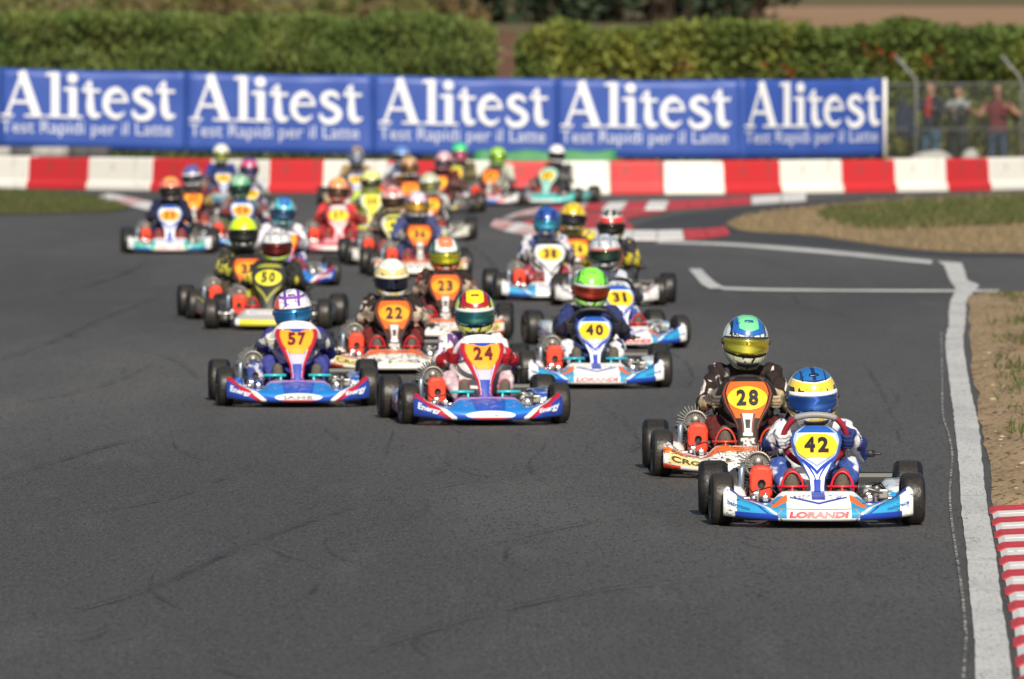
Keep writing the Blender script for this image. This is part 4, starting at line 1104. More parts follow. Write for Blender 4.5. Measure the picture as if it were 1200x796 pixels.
def helmet():
    mb = MB(); rings = []; na = 48
    els = [-62, -55, -48, -41, -34, -27, -20, -13, -6, 1, 8, 16, 24, 32, 41, 50, 59, 68, 77, 84]
    for e in els: rings.append([shell_pt(2*math.pi*i/na, R(e)) for i in range(na)])
    mb.rings(rings, caps=True)
    # rear spoiler lip and chin edge roll
    mb.tube([shell_pt(2*math.pi*i/32, R(-60), .985) for i in range(33)], .007, 8)
    return mb.mesh('helmet')
def patch(a0, a1, e0, e1, k, name, taper=0.0, nu=24, nv=6, round_=0.0):
    mb = MB(); f = []; rings = []
    for j in range(nv+1):
        row = []; bk = []
        for i in range(nu+1):
            u = -1 + 2*i/nu; cut = 1 - round_*abs(u)**4
            e = R((e0+e1)/2 + (e1-e0)/2*(-1 + 2*j/nv)*cut*(1-taper*abs(u)))
            az = R((a0+a1)/2 + (a1-a0)/2*u); row.append(shell_pt(az, e, k)); bk.append(shell_pt(az, e, .97))
        rings.append(row + list(reversed(bk)))
    mb.rings(rings); return mb.mesh(name)
M['helmet'] = helmet()
M['gasket'] = patch(-82, 82, -26, 15.5, 1.010, 'visor_seal', .06, round_=.22)
M['visor'] = patch(-76, 76, -22.5, 11, 1.024, 'visor', .10, round_=.16)
M['visor_strip'] = patch(-70, 70, 8, 16, 1.034, 'visor_strip', .0, nv=3)
M['hinge'] = part(lambda m: m.lathe([(-.004, .001), (-.004, .018), (.004, .016), (.007, .010), (.007, .001)], 'x', n=16), 'visor_hinge')
M['spoiler'] = patch(-150, -210, 30, 40, 1.06, 'rear_spoiler', .3, nu=14, nv=2)
M['chin_vent'] = patch(-26, 26, -45, -34, 1.018, 'chin_vent', .1, nv=3, round_=.2)
M['top_vent'] = patch(-16, 16, 50, 57, 1.025, 'top_vent', .2, nv=2, nu=8)
for v in HEADS: M['body_' + v] = driver_mesh(v)
M['gloveL'], M['gloveR'], M['shoeL'], M['shoeR'] = glove_mesh(-1), glove_mesh(1), shoe_mesh(-1), shoe_mesh(1)

# ------------------------------------------------------------------ liveries
W_, K_, NAVY = (.80, .81, .82), (.012, .012, .014), (.012, .028, .14)
BLUE, LBLUE, RED, ORG, YEL, LIME = (.012, .05, .38), (.025, .30, .56), (.55, .018, .03), (.80, .16, .022), (.85, .50, .02), (.50, .72, .03)
def nose_mat(style, a=None, b=None, c=None):
    key = ('nose', style, a, b, c)
    if key in _mc: return _mc[key]
    if style == 'swoosh':       # white with light blue blades, blue lower edge, orange flashes
        base = W_; ly = [
            (lambda C: (abs(C.u) > .34) & (abs(C.u) < .86) & (C.v < .98 - abs(abs(C.u) - .60)*1.3) & (C.v > .06), a or LBLUE),
            (lambda C: (abs(C.v - (abs(C.u)*1.9 - .66)) < .045) & (abs(C.u) > .44), W_),
            (lambda C: (abs(C.v - (abs(C.u)*1.9 - .82)) < .035) & (abs(C.u) > .44), b or BLUE),
            (lambda C: (C.v < .19 - abs(abs(C.u) - .58)*.20) & (abs(C.u) > .43) & (abs(C.u) < .88), b or BLUE),
            (lambda C: (C.v > .74 - (abs(C.u) - .5)*.2) & (abs(C.u) > .50) & (abs(C.u) < .93), b or BLUE),
            (lambda C: (abs(C.v - (1.02 - abs(C.u)*1.15)) < .085) & (abs(C.u) > .33) & (abs(C.u) < .50), c or ORG),
            (lambda C: (abs(C.u) < .30) & (abs(C.v - (.50 + abs(C.u)*.5)) < .02), b or BLUE),
            (lambda C: (abs(C.u) < .07) & (C.v > .58), b or BLUE),
            (lambda C: (abs(abs(C.u) - (.435 - abs(C.v - .18)*.25)) < .010) & (C.v < .37), (.25, .27, .30)),
            (lambda C: (abs(C.v - .375) < .012) & (abs(C.u) < .43), (.25, .27, .30))]
    elif style == 'wedge':      # blue with red wedges edged in white towards the ends
        base = (.012, .065, .42); ly = [
            (lambda C: (abs(C.u) < .62) & (C.v > .12 + abs(C.u)*.25) & (C.v < .78), (.016, .20, .60)), (lambda C: (abs(C.u) < .16 + C.v*.1) & (C.v > .38), (.014, .09, .46)),
            (lambda C: (abs(C.u) > .70), (.012, .045, .30)),
            (lambda C: (abs(C.v - (abs(C.u)*1.75 - .78)) < (abs(C.u) - .28)*.44) & (abs(C.u) > .45), W_),
            (lambda C: (abs(C.v - (abs(C.u)*1.75 - .92)) < (abs(C.u) - .44)*.52) & (abs(C.u) > .50), (.46, .012, .030)),
            (lambda C: (abs(C.v - (.80 - abs(C.u)*.10)) < .025) & (abs(C.u) < .45), (.62, .26, .42)),
            (lambda C: ((C.noise(30, 3) - .56) * 8) & (abs(C.u) < .42) & (C.v > .45) & (C.v < .74), (.20, .18, .52)),
            (lambda C: ((C.u/.33).sq() + ((C.v - .19)/.19).sq()) < 1.0, W_),
            (lambda C: (((C.u/.33).sq() + ((C.v - .19)/.19).sq()) < 1.0) & (C.v < .085), (.55, .04, .06)), (lambda C: ((C.noise(60, 2, (1, 1, .6), off=2) - .50) * 18) & (abs(C.u) < .22) & (abs(C.v - .20) < .05), (.30, .10, .14))]
    elif style == 'scribble':   # white and orange with black scribbled print
        base = (.78, .77, .74); ly = [
            (lambda C: (abs(C.v - (.88 - abs(C.u)*.50)) < .11) & (abs(C.u) > .22), a or ORG),
            (lambda C: (abs(C.u) < .40) & (C.v > .66) & (C.v < .80), a or ORG),
            (lambda C: ((C.noise(26, 3, (1, 1, 1.6)) - .55) * 14) & (C.v > .30) & (C.v < .66), (.10, .09, .08)),
            (lambda C: (abs(C.noise(17, 2, off=4) - .5) < .02) & (C.v > .25), (.06, .055, .05)),
            (lambda C: (abs(C.u) > .52) & (abs(C.u) < .93) & (C.v > .12) & (C.v < .35) , (.70, .58, .24)),
            (lambda C: (abs(C.u) > .80) & (C.v < .10), (.62, .06, .02)),
            (lambda C: (abs(C.u) < .32) & (C.v > .14) & (C.v < .36) & ((C.noise(34, 3, off=8) - .54) * 14), (.62, .36, .05))]
    else:                       # three colours in slanted bands
        base = a; ly = [
            (lambda C: (abs(C.v - (abs(C.u)*1.6 - .55)) < .20) & (abs(C.u) > .35), b),
            (lambda C: (abs(C.u) < .42) & (C.v < .36), c),
            (lambda C: (abs(C.u) < .34) & (C.v > .55) & (C.v < .78), b),
            (lambda C: ((C.noise(20, 3) - .62) * 12), c)]
    if style != 'scribble':
        ly.append((lambda C: ((C.noise(75, 2, (1, 1, .5)) - .52) * 16) & (abs(C.u) < .26) & (abs(C.v - .66) < .045), (.03, .05, .22)))
        ly.append((lambda C: ((C.noise(60, 2, (1, 1, .6), off=3) - .54) * 16) & (abs(abs(C.u) - .60) < .10) & (abs(C.v - .62) < .05), (.62, .64, .66)))
    ly.append((lambda C: ((C.noise(40, 5, (1, .4, 1), rough=.75) - .56) * 5) & ((C.noise(5, 2, off=2) - .36) * 2.4) * .8, (.12, .115, .11)))
    ly.append((lambda C: ((C.noise(22, 4, (1, 1, 2.5), off=6) - .56) * 8) & (abs(C.u) > .82), (.03, .03, .03)))
    m = mat('bumper_print', base, ly, rough=.32, coat=.5, rough_fn=lambda C: C.noise(12, 3) * .25 + .2)
    _mc[key] = m; return m
def panel_mat(style, a=None, b=None, c=None):
    key = ('panel', style, a, b, c)
    if key in _mc: return _mc[key]
    if style == 'swoosh':
        base = W_; ly = [
            (lambda C: (abs(C.u) > .78) & (C.v > .45), (.35, .48, .66)),
            (lambda C: (abs(C.v - (.33 + abs(C.u)*.22)) < .035), a or BLUE), (lambda C: (abs(C.v - (.43 + abs(C.u)*.16)) < .022), (.30, .36, .48)),
            (lambda C: (abs(C.v - (.14 + abs(C.u)*.45)) < .040), a or BLUE), (lambda C: (abs(C.u) < .45) & (C.v < .24), a or BLUE),
            (lambda C: (C.v > .90) & (abs(C.u) < .8), (.02, .10, .42)), (lambda C: (abs(C.u) > .90), (.05, .10, .36))]
    elif style == 'wedge':
        base = (.020, .055, .36); ly = [
            (lambda C: (abs(C.u) > .66) & (C.v > .10), W_), (lambda C: (abs(C.u) > .72) & (C.v > .10), (.42, .016, .035)),
            (lambda C: (abs(C.u) < .60) & (C.v > .34) & (C.v < .52), (.45, .45, .62)), (lambda C: (C.v > .93), (.70, .72, .78)),
            (lambda C: ((C.noise(60, 2) - .58) * 12) & (C.v < .30), (.16, .08, .36))]
    elif style == 'scribble':
        base = (.022, .014, .012); ly = [
            (lambda C: (abs(C.u) < .80) & (C.v > .44) & (C.v < .93), a or (.72, .13, .02)), (lambda C: (abs(abs(C.u) - .90) < .04) & (C.v > .3), (.22, .06, .03)),
            (lambda C: (abs(C.u) < .46) & (C.v < .50) & (C.v > .20), (.66, .66, .64)), (lambda C: (abs(C.u) < .20) & (C.v < .42) & (C.v > .30), (.03, .03, .03)),
            (lambda C: (abs(abs(C.u) - .40) < .08) & (C.v < .50) & (C.v > .24), (.18, .05, .03)), (lambda C: (abs(C.u) < .7) & (C.v < .17) & ((C.noise(60, 2) - .45) * 14), (.55, .50, .48))]
    else:
        base = a; ly = [(lambda C: (abs(C.u) > .68) & (C.v > .2), b), (lambda C: (abs(C.v - (.22 + abs(C.u)*.3)) < .05), c), (lambda C: (C.v > .92), c), (lambda C: (abs(C.u) < .4) & (C.v < .18), b)]
    m = mat('panel_print', base, ly, rough=.3, coat=.5); _mc[key] = m; return m
def helmet_mat(kind, base, patch_=None, ring=None, side=None, chin=None):
    key = ('helm', kind, base, patch_, ring, side, chin)
    if key in _mc: return _mc[key]
    ring = ring or base; side = side or base; chin = chin or base; patch_ = patch_ or base; ly = []
    if kind == 'dome':
        ly = [(lambda C: (abs(C.x) > .100) & (C.z < .06), side), (lambda C: (C.y > .045) & (C.z < .075), K_), (lambda C: (abs(C.z - .084 - abs(C.x)*.10) < .003), W_),
              (lambda C: C.z > .087 + abs(C.x)*.10, ring), (lambda C: (C.z > .097) & (abs(C.x) > .010) & ((abs(C.x) - .006) > (C.z - .128)*.3), patch_),
              (lambda C: (abs(abs(C.x) - .060) < .004) & (C.z > .09), ring), (lambda C: (abs(C.x) > .075) & (abs(C.z - .045 + abs(C.x)*.3) < .007), ring), (lambda C: C.z < -.055, chin), (lambda C: (abs(C.z + .058) < .006), K_), (lambda C: (C.z < -.07) & (abs(abs(C.x) - .06) < .022), W_)]
    elif kind == 'band':
        ly = [(lambda C: abs(C.x) > .094, side), (lambda C: abs(abs(C.x) - .094) < .005, K_), (lambda C: (abs(C.x) < .088 - (C.z - .09)*.25) & (C.z > .040 + abs(C.x)*.15), ring),
              (lambda C: (abs(abs(C.x) - (.090 - (C.z - .09)*.25)) < .004) & (C.z > .04), K_), (lambda C: (abs(C.x) < .056) & (C.z > .066 + abs(C.x)*.30), patch_),
              (lambda C: C.z < -.058, chin), (lambda C: (abs(abs(C.x) - .072 - C.z*.5) < .007) & (C.z < .02), K_)]
    elif kind == 'lines':
        ly = [(lambda C: (abs(C.noise(16, 2, (1, 1, 1.5)) - .5) < .022) & (C.z > .02), ring), (lambda C: (abs(abs(C.x) - .045) < .010) & (C.z > .05), ring),
              (lambda C: (abs(C.z - .105) < .008), patch_), (lambda C: C.x < -.088, side), (lambda C: C.z < -.06, chin)]
    else:
        ly = [(lambda C: (abs(abs(C.x) - .055) < .013) & (C.z > .03), ring), (lambda C: (abs(C.x) > .1), side), (lambda C: (C.z < -.058), chin), (lambda C: (C.z > .112), patch_)]
    if kind in ('dome', 'band'):
        ly.append((lambda C: (abs(C.noise(8, 2, (1.3, 1, .8), off=3) - .5) < .012) & (abs(C.x) > .05), K_))
        ly.append((lambda C: ((C.noise(70, 2, (1, 1, .6), off=7) - .56) * 18) & (abs(abs(C.x) - .045) < .028) & (abs(C.z - .048) < .009), (.05, .05, .07)))
    ly.append((lambda C: ((C.noise(60, 2, (1, 1, .5), off=5) - .55) * 18) & (abs(C.z + .085) < .014) & (abs(C.x) < .075), (.60, .60, .58)))
    ly.append((lambda C: ((C.noise(34, 2, off=9) - .60) * 20) & (C.y > -.04) & (C.z < .03), (.55, .56, .58)))
    m = mat('helmet_paint', base, ly, rough=.25, coat=.9, rough_fn=lambda C: C.noise(18, 4) * .28 + .12); _mc[key] = m; return m
def pod_mat(a, b, c):
    key = ('pod', a, b, c)
    if key not in _mc: _mc[key] = mat('pod_print', a, [(lambda C: abs(C.z - .10 - (C.y - .3)*.12) < .020, b), (lambda C: ((C.noise(14, 3) - .54) * 12) & (C.z > .13), c), (lambda C: C.z < .075, b)], rough=.3, coat=.5)
    return _mc[key]
def visor_mat(c): return plain('visor_film', tuple(min(.9, q*1.5 + .01) for q in c), rough=.10, metal=.92, coat=1.0)
def suit(c, c2, thr=.53):
    key = ('suit', c, c2, thr)
    if key not in _mc:
        _mc[key] = mat('race_suit', c, [(lambda C: (C.noise(9, 2, (1, 1, .55)) - thr) * 22, c2), (lambda C: (C.noise(26, 2, off=6) - .68) * 22, c)], rough=.75, spec=.25, bump=(lambda C: C.noise(22, 3, (1, 1, .55)), .016, 1.0))
    return _mc[key]
def sleeve(c, c2):
    key = ('sleeve', c, c2)
    if key not in _mc:
        _mc[key] = mat('suit_sleeve', c, [(lambda C: (abs(C.x) > .205 + C.noise(7, 2) * .05) & ((C.z * 9 + abs(C.x) * 7 + C.noise(6, 1) * .8).fr() < .62), c2), (lambda C: (C.noise(14, 2, off=4) - .64) * 22, c2)], rough=.75, spec=.25, bump=(lambda C: C.noise(22, 3, (1, 1, .55)), .02, 1.0))
    return _mc[key]
rubber = mat('slick_rubber', (.010, .010, .011), [(lambda C: (C.noise(14, 3) - .48) * 3, (.024, .023, .023)), (lambda C: (((C.noise(5, 3, (.6, 1, 1), off=4) - .42) * 4).op('MINIMUM', .75)) & (abs(C.x) < .046), (.036, .032, .027)),
                                              (lambda C: ((C.noise(70, 3, off=7) - .60) * 8) & (abs(C.x) < .05), (.055, .050, .042))], rough=.42, spec=.4, bump=(lambda C: C.noise(50, 3), .003))
magn = plain('magnesium_rim', (.20, .17, .10), rough=.35, metal=.8)
steel = mat('bare_steel', (.52, .52, .53), [(lambda C: (C.noise(30, 3) - .52) * 5, (.24, .23, .22))], rough=.32, metal=.9)
darkmet = mat('cast_metal', (.13, .13, .135), [(lambda C: (C.noise(40, 3) - .5) * 5, (.26, .26, .26))], rough=.45, metal=.75)
finmet = plain('fin_alloy', (.30, .29, .27), rough=.5, metal=.8)
blackpl = plain('black_plastic', (.018, .018, .019), rough=.5)
soleb = mat('shoe_sole', (.095, .080, .062), [(lambda C: (C.noise(60, 3) - .5) * 5, (.055, .047, .038))], rough=.8)
red_air = mat('airbox_red', (.78, .055, .022), [(lambda C: (C.noise(20, 4) - .62) * 4, (.45, .05, .03))], rough=.35, coat=.3)
hole = plain('intake_dark', (.010, .008, .008), rough=.6)
digit_m = plain('black_digits', (.012, .012, .012), rough=.45)

def add(me, name, m, parent, loc=None, rot=None):
    o = mk(name, me, m, parent)
    if loc is not None: o.location = loc
    if rot is not None: o.rotation_euler = rot
    return o
NOSE_TXT = {}
def kart(num, px, py, yaw, head, nose, panel, plate, helm, visor, strip_c, suit_c, glove, klabel, dlabel, pods=None, pedal_c=RED, pedal_kind='hoop', air=None, wheel_c=(.015, .015, .016), grip=None, texts=(), stub=False,
         frame_c=(.10, .10, .11), hyaw=0, steer=3, hdz=0):
    """one kart with its parts, and its driver as a thing of its own"""
    pos = G(px, py); pos.z = .001; g = 'karts racing in the pack'
    k = empty('racing_kart', pos, R(yaw)); tag(k, klabel, 'kart', g)
    ps, pk, pc = panel; nm = nose_mat(*nose)
    nb = add(M['nose_stub' if stub else 'nose'], 'front_bumper', nm, k)
    for t in texts: add(nose_text(*t[:-1]), 'lettering', plain('print', t[-1], rough=.4), nb)
    pn = add(M['panel' + pk], 'front_panel', panel_mat(*ps), k)
    add(M['plate' + pk + pc], 'number_plate', plain('plate_film', plate, rough=.4), pn)
    cb = {'hex': .715, 'oval': .70, 'shield': .745}[pc]
    for i, ch in enumerate(num):
        x0 = (i - (len(num)-1)/2)*.068; key = ('n', pk, ch, round(x0, 3), cb)
        if key not in _tm: _tm[key] = number_mesh(pk, ch, x0, cb)
        add(_tm[key], 'digit', digit_m if pc != 'shield' else plain('maroon_digits', (.10, .006, .012), rough=.4), pn)
    for sx in (-1, 1):
        w = add(M['hub'], 'wheel', darkmet, k, (sx*.48, 0, FR), (0, 0, R(steer) + (math.pi if sx < 0 else 0)))
        add(M['tyre_f'], 'tyre', rubber, w, (0, 0, 0), (random.random()*6, 0, 0)); add(M['rim_f'], 'rim', magn, w)
        w = add(M['hub'], 'wheel', darkmet, k, (sx*.50, .95, RR_), (0, 0, math.pi if sx < 0 else 0))
        add(M['tyre_r'], 'tyre', rubber, w, (0, 0, 0), (random.random()*6, 0, 0)); add(M['rim_r'], 'rim', magn, w)
    sw = add(M['swheel'], 'steering_wheel', plain('wheel_suede', wheel_c, rough=.7), k)
    add(M['swheel_top'], 'wheel_grip', plain('wheel_grip', grip or wheel_c, rough=.5), sw)
    fm = plain('frame_paint', frame_c, rough=.35, metal=.3)
    for q, n_ in (('railL', 'frame_rail'), ('railR', 'frame_rail'), ('cross_front', 'cross_member'), ('cross_rear', 'cross_member'), ('hoop', 'bumper_tube')): add(M[q], n_, fm, k)
    for q, n_, m_ in (('column', 'steering_column', steel), ('axle', 'rear_axle', steel), ('tray', 'floor_tray', darkmet), ('rear_bumper', 'rear_bumper', blackpl), ('seat', 'seat', blackpl),
                      ('stubL', 'stub_axle', steel), ('stubR', 'stub_axle', steel), ('tieL', 'tie_rod', steel), ('tieR', 'tie_rod', plain('blue_rod', (.10, .35, .60), rough=.3, metal=.5)),
                      ('brake', 'brake_cylinder', finmet), ('brake_disc', 'brake_disc', steel), ('exhaust', 'exhaust_pipe', plain('exhaust_steel', (.20, .18, .17), rough=.4, metal=.8)),
                      ('muffler_post', 'support_tube', plain('grey_blue_tube', (.25, .31, .38), rough=.35, metal=.6)), ('hoses', 'fuel_hose', plain('green_hose', (.03, .13, .08), rough=.4)), ('lever', 'chain_guard', blackpl)): add(M[q], n_, m_, k)
    add(M['cable'], 'brake_cable', blackpl, k); add(M['cable2'], 'throttle_cable', blackpl, k); add(M['reservoir'], 'fluid_reservoir', plain('reservoir_alloy', (.62, .62, .60), rough=.3, metal=.5), k)
    if not stub:
        for sx in (-1, 1): add(M['clamp'], 'bumper_clamp', steel, k, (sx*.262, -.135, .138))
        for bx_ in (-.225, .225): add(M['bolt'], 'bolt', steel, nb, nose_pt(bx_, .56, -.001), (R(-40), 0, 0))
    pm = pods if pods is not None else {'swoosh': pod_mat(W_, BLUE, LBLUE), 'wedge': pod_mat((.018, .10, .52), (.5, .02, .04), W_), 'scribble': pod_mat((.72, .70, .66), (.03, .025, .02), (.70, .52, .12))}.get(nose[0]) or pod_mat(*nose[1:4])
    for q in ('podL', 'podR'): add(M[q], 'side_pod', pm, k)
    pq = plain('pedal_paint', pedal_c, rough=.35, metal=.2); pre = 'pedal' if pedal_kind == 'hoop' else 'bar'
    for q in 'LR': add(M[pre + q], 'pedal', pq, k)
    en = add(M['crankcase'], 'engine', darkmet, k)
    add(M['cylinder'], 'cylinder', finmet, en); add(M['head'], 'cooling_fins', finmet, en); add(M['carb'], 'carburettor', finmet, en); add(M['plug_wire'], 'spark_lead', blackpl, en)
    ab = add(M['airbox'], 'air_box', air or red_air, k); add(M['intake'], 'intake_trumpet', hole, ab)
    # driver
    d = empty('person', pos, R(yaw)); tag(d, dlabel, 'person', 'kart drivers')
    s1, s2, s3 = suit_c
    add(M['body_' + head], 'body', [suit(s1, s2, .53 if sum(s1) > .3 else .61), sleeve(s1, s2), suit(s3, s1, .53), plain('neck_brace', (.02, .02, .022), rough=.8)], d)
    hy, hz, tilt = HEADS[head]
    hr = random.Random(int(num)*7); h = add(M['helmet'], 'helmet', helmet_mat(*helm), d, (hr.uniform(-.014, .014), hy, hz + hdz), (R(tilt + hr.uniform(-2, 3)), R(hr.uniform(-5, 5)), R(-yaw*.6 + hyaw + hr.uniform(-9, 9))))
    add(M['gasket'], 'visor_seal', blackpl, h); add(M['spoiler'], 'rear_spoiler', blackpl, h)
    for sx in (-1, 1): add(M['hinge'], 'visor_hinge', blackpl, h, shell_pt(R(sx*84), R(-3), 1.02), (0, 0, 0 if sx > 0 else math.pi))
    add(M['visor'], 'visor', visor_mat(visor), h); add(M['chin_vent'], 'chin_vent', blackpl, h); add(M['top_vent'], 'top_vent', plain('vent_plastic', tuple(q*.6 for q in (helm[3] if len(helm) > 3 and helm[3] else helm[1])), rough=.3), h)
    if strip_c: add(M['visor_strip'], 'visor_strip', plain('strip_film', strip_c, rough=.35), h)
    gm_ = suit(glove[0], glove[1], .55); sh_ = [plain('shoe_upper', glove[2] if len(glove) > 2 else (.03, .03, .035), rough=.6), soleb]
    for q in 'LR': add(M['glove' + q], 'glove', gm_, d); add(M['shoe' + q], 'shoe', sh_, d)
    return k, d

SW, SC, WG = ('swoosh',), ('scribble',), ('wedge',)
YP, OP = (.85, .52, .02), (.88, .33, .015)
LOR = lambda c=(.55, .02, .04): [('LORANDI', -.150, .150, .185, .225, .12, c), ('babyrace', -.455, -.345, .24, .10, 0, (.03, .16, .45)), ('babyrace', .345, .455, .24, .10, 0, (.03, .16, .45))]
ENE = [('Energy', -.452, -.315, .23, .19, .12, (.66, .72, .84)), ('Energy', .315, .452, .23, .19, .12, (.66, .72, .84))]
CRGT = [('CRG', -.43, -.27, .23, .14, 0, (.10, .07, .02)), ('CRG', .27, .43, .23, .14, 0, (.10, .07, .02))]
silverstrip = (.74, .75, .76)
# --- front runners
kart('42', 957, 615, 0, 'low', SW, (SW, 'A', 'hex'), YP, ('dome', (.82, .60, .05), (.02, .14, .42), (.012, .025, .09), K_, (.70, .55, .08)), (.02, .13, .62), (.82, .82, .82),
     ((.60, .61, .64), (.03, .06, .28), (.04, .08, .30)), ((.02, .035, .15), (.66, .66, .68), (.30, .04, .03)),
     'white and light blue kart number 42 with red wheel grips leading the pack', 'driver on kart 42 in yellow helmet with blue dome and blue visor', wheel_c=(.30, .012, .03), grip=(.24, .24, .24), texts=LOR(), pedal_c=(.65, .02, .03), hyaw=3)
kart('28', 876, 558, 0, 'high', SC, (SC, 'B', 'oval'), YP, ('band', W_, (.16, .58, .30), (.02, .12, .42), (.60, .68, .68), (.46, .50, .34)), (.50, .47, .04), None,
     ((.022, .014, .014), (.62, .56, .54), (.10, .018, .018)), ((.40, .32, .20), (.10, .09, .08)),
     'white and orange kart number 28 with black oval front panel', 'driver on kart 28 in black suit, white helmet with green top and yellow visor', texts=CRGT, pedal_c=(.5, .05, .03), hyaw=2, hdz=.01)
kart('24', 567, 496.5, 7, 'mid', WG, (WG, 'C', 'shield'), OP, ('band', (.55, .66, .04), (.85, .66, .02), (.36, .012, .025), (.50, .64, .05), (.55, .60, .05)), (.015, .16, .20), (.70, .66, .67),
     ((.62, .58, .60), (.12, .05, .20), (.50, .36, .42)), ((.36, .012, .022), (.26, .01, .018), (.5, .05, .08)),
     'blue and red kart number 24 with white steering wheel grip', 'driver on kart 24 in white suit with red gloves, yellow and red helmet', wheel_c=(.62, .62, .64), grip=(.74, .74, .75), pedal_c=(.04, .50, .58), pedal_kind='bar', texts=ENE, hdz=.012, hyaw=5)
kart('57', 348, 475.5, 3, 'low', WG, (WG, 'C', 'shield'), OP, ('lines', (.80, .79, .80), (.20, .06, .36), (.12, .05, .32), (.68, .06, .05), (.72, .74, .78)), (.02, .22, .62), None,
     ((.035, .035, .20), (.05, .05, .28), (.05, .06, .26)), ((.04, .05, .09), (.55, .54, .50)),
     'blue and red kart number 57 with blue air box and pale wheel grip', 'driver on kart 57 in white and purple helmet with bright blue visor', wheel_c=(.55, .55, .57), grip=(.74, .73, .72), pedal_c=(.04, .50, .58), pedal_kind='bar',
     texts=ENE + [('IAME', -.095, .095, .20, .17, 0, (.04, .04, .06))], air=pod_mat((.02, .04, .22), (.45, .02, .04), (.5, .5, .56)), hyaw=5, hdz=-.01)
kart('40', 697, 454, 2, 'mid', SW, (SW, 'A', 'hex'), YP, ('band', (.20, .72, .05), (.24, .80, .08), (.20, .72, .05), (.12, .50, .04), (.30, .72, .10)), (.30, .022, .008), (.46, .47, .47),
     ((.02, .03, .12), (.03, .05, .22), (.66, .68, .72)), ((.02, .02, .03), (.03, .03, .04)),
     'white and light blue kart number 40 just ahead of the silver helmeted driver', 'driver on kart 40 in bright green helmet with red visor', texts=LOR(), pedal_c=(.03, .40, .55), pedal_kind='bar', hdz=.005)
kart('22', 462, 437, 2, 'mid', SC, (SC, 'B', 'oval'), OP, ('dome', (.62, .52, .22), (.78, .76, .70), (.76, .74, .68), (.60, .48, .20), (.66, .52, .14)), (.012, .018, .06), (.78, .72, .50),
     ((.022, .014, .014), (.62, .54, .50), (.14, .02, .02)), ((.55, .46, .36), (.2, .16, .12)),
     'white and orange kart number 22 with black front panel, beside kart 24', 'driver on kart 22 in white and cream helmet with navy visor', texts=CRGT)
kart('23', 522, 398, 1, 'mid', SC, (SC, 'B', 'oval'), OP, ('band', (.76, .73, .68), (.72, .20, .08), (.78, .74, .70), (.04, .18, .11), (.62, .10, .03)), (.72, .60, .03), None,
     ((.022, .014, .014), (.50, .10, .06), (.10, .02, .02)), ((.45, .36, .28), (.15, .1, .08)),
     'white and orange kart number 23 behind kart 22', 'driver on kart 23 in white and red helmet with yellow visor', texts=CRGT)
kart('50', 314, 386, -5, 'mid', ('bands', (.42, .42, .44), (.72, .72, .74), (.60, .56, .04)), (('bands', (.020, .021, .020), (.035, .035, .035), (.30, .30, .04)), 'B', 'oval'), (.72, .66, .04), ('lines', (.72, .72, .74), (.30, .30, .34), (.34, .34, .38), (.62, .62, .66), (.45, .60, .05)), (.16, .010, .012), None,
     ((.022, .024, .022), (.03, .032, .03), (.45, .42, .05)), ((.03, .03, .03), (.55, .5, .05)),
     'black and yellow kart number 50 with a short silver nose', 'driver on kart 50 in silver helmet with dark red visor', stub=True, pods=plain('pod_black', (.03, .03, .032), rough=.35), hyaw=-3, hdz=.02)
kart('35', 291, 374, 5, 'high', ('bands', (.05, .05, .055), (.50, .52, .05), (.55, .06, .03)), (SC, 'B', 'oval'), OP, ('stripe', (.58, .80, .02), (.62, .84, .03), (.58, .80, .02), (.54, .76, .02), (.05, .05, .05)), (.015, .015, .016), None,
     ((.03, .03, .028), (.42, .40, .05), (.06, .05, .03)), ((.05, .05, .05), (.4, .4, .05)),
     'dark kart with orange plate tucked behind kart 50', 'driver in plain fluorescent yellow helmet behind kart 50', hdz=.02, pods=plain('pod_black', (.03, .03, .032), rough=.35))
kart('33', 335, 335, 5, 'high', WG, (WG, 'C', 'shield'), OP, ('band', (.04, .28, .55), (.03, .14, .50), (.10, .50, .55), (.62, .70, .74), (.03, .35, .42)), (.03, .10, .22), None,
     ((.60, .60, .66), (.62, .58, .62), (.08, .09, .3)), ((.3, .3, .34), (.6, .6, .62)),
     'blue kart with red nose ends beside the driver in the cyan helmet', 'driver in cyan and blue helmet and white suit', texts=ENE)
kart('31', 728, 408, 13, 'high', SW, (SW, 'A', 'hex'), YP, ('lines', (.55, .58, .62), (.25, .28, .32), (.20, .24, .30), (.45, .48, .52), (.10, .11, .12)), (.008, .035, .018), (.45, .12, .10),
     ((.50, .54, .62), (.42, .46, .58), (.05, .09, .36)), ((.03, .03, .04), (.05, .05, .06)),
     'white and light blue kart turned slightly outwards behind kart 40', 'driver in polished silver helmet with dark visor and pale blue suit', texts=LOR(), hyaw=0, hdz=.02)
kart('38', 645, 352, 4, 'high', ('swoosh', (.05, .36, .62), (.03, .10, .42), (.03, .30, .62)), (('bands', (.72, .73, .75), (.62, .64, .68), (.03, .03, .035)), 'B', 'oval'), YP, ('stripe', (.02, .07, .34), (.02, .10, .42), (.012, .02, .08), (.015, .04, .16), (.02, .06, .2)), (.05, .36, .75), None,
     ((.50, .50, .54), (.03, .05, .2), (.30, .03, .05)), ((.05, .05, .07), (.3, .3, .3)),
     'white and blue kart number 38 with white front panel and dark slots', 'driver on kart 38 in dark blue helmet with shining blue visor')
kart('29', 713, 358, -4, 'high', ('bands', (.62, .62, .62), (.04, .06, .3), (.5, .03, .03)), (SC, 'B', 'oval'), OP, ('dome', (.62, .04, .03), K_, (.70, .70, .68), (.58, .05, .03), (.30, .34, .05)), (.010, .012, .012), None,
     ((.03, .03, .04), (.55, .46, .03), (.05, .05, .06)), ((.5, .42, .03), (.1, .1, .1)),
     'kart with bare right wheel behind the silver helmeted driver', 'driver in red helmet with black crown, behind the silver helmet')
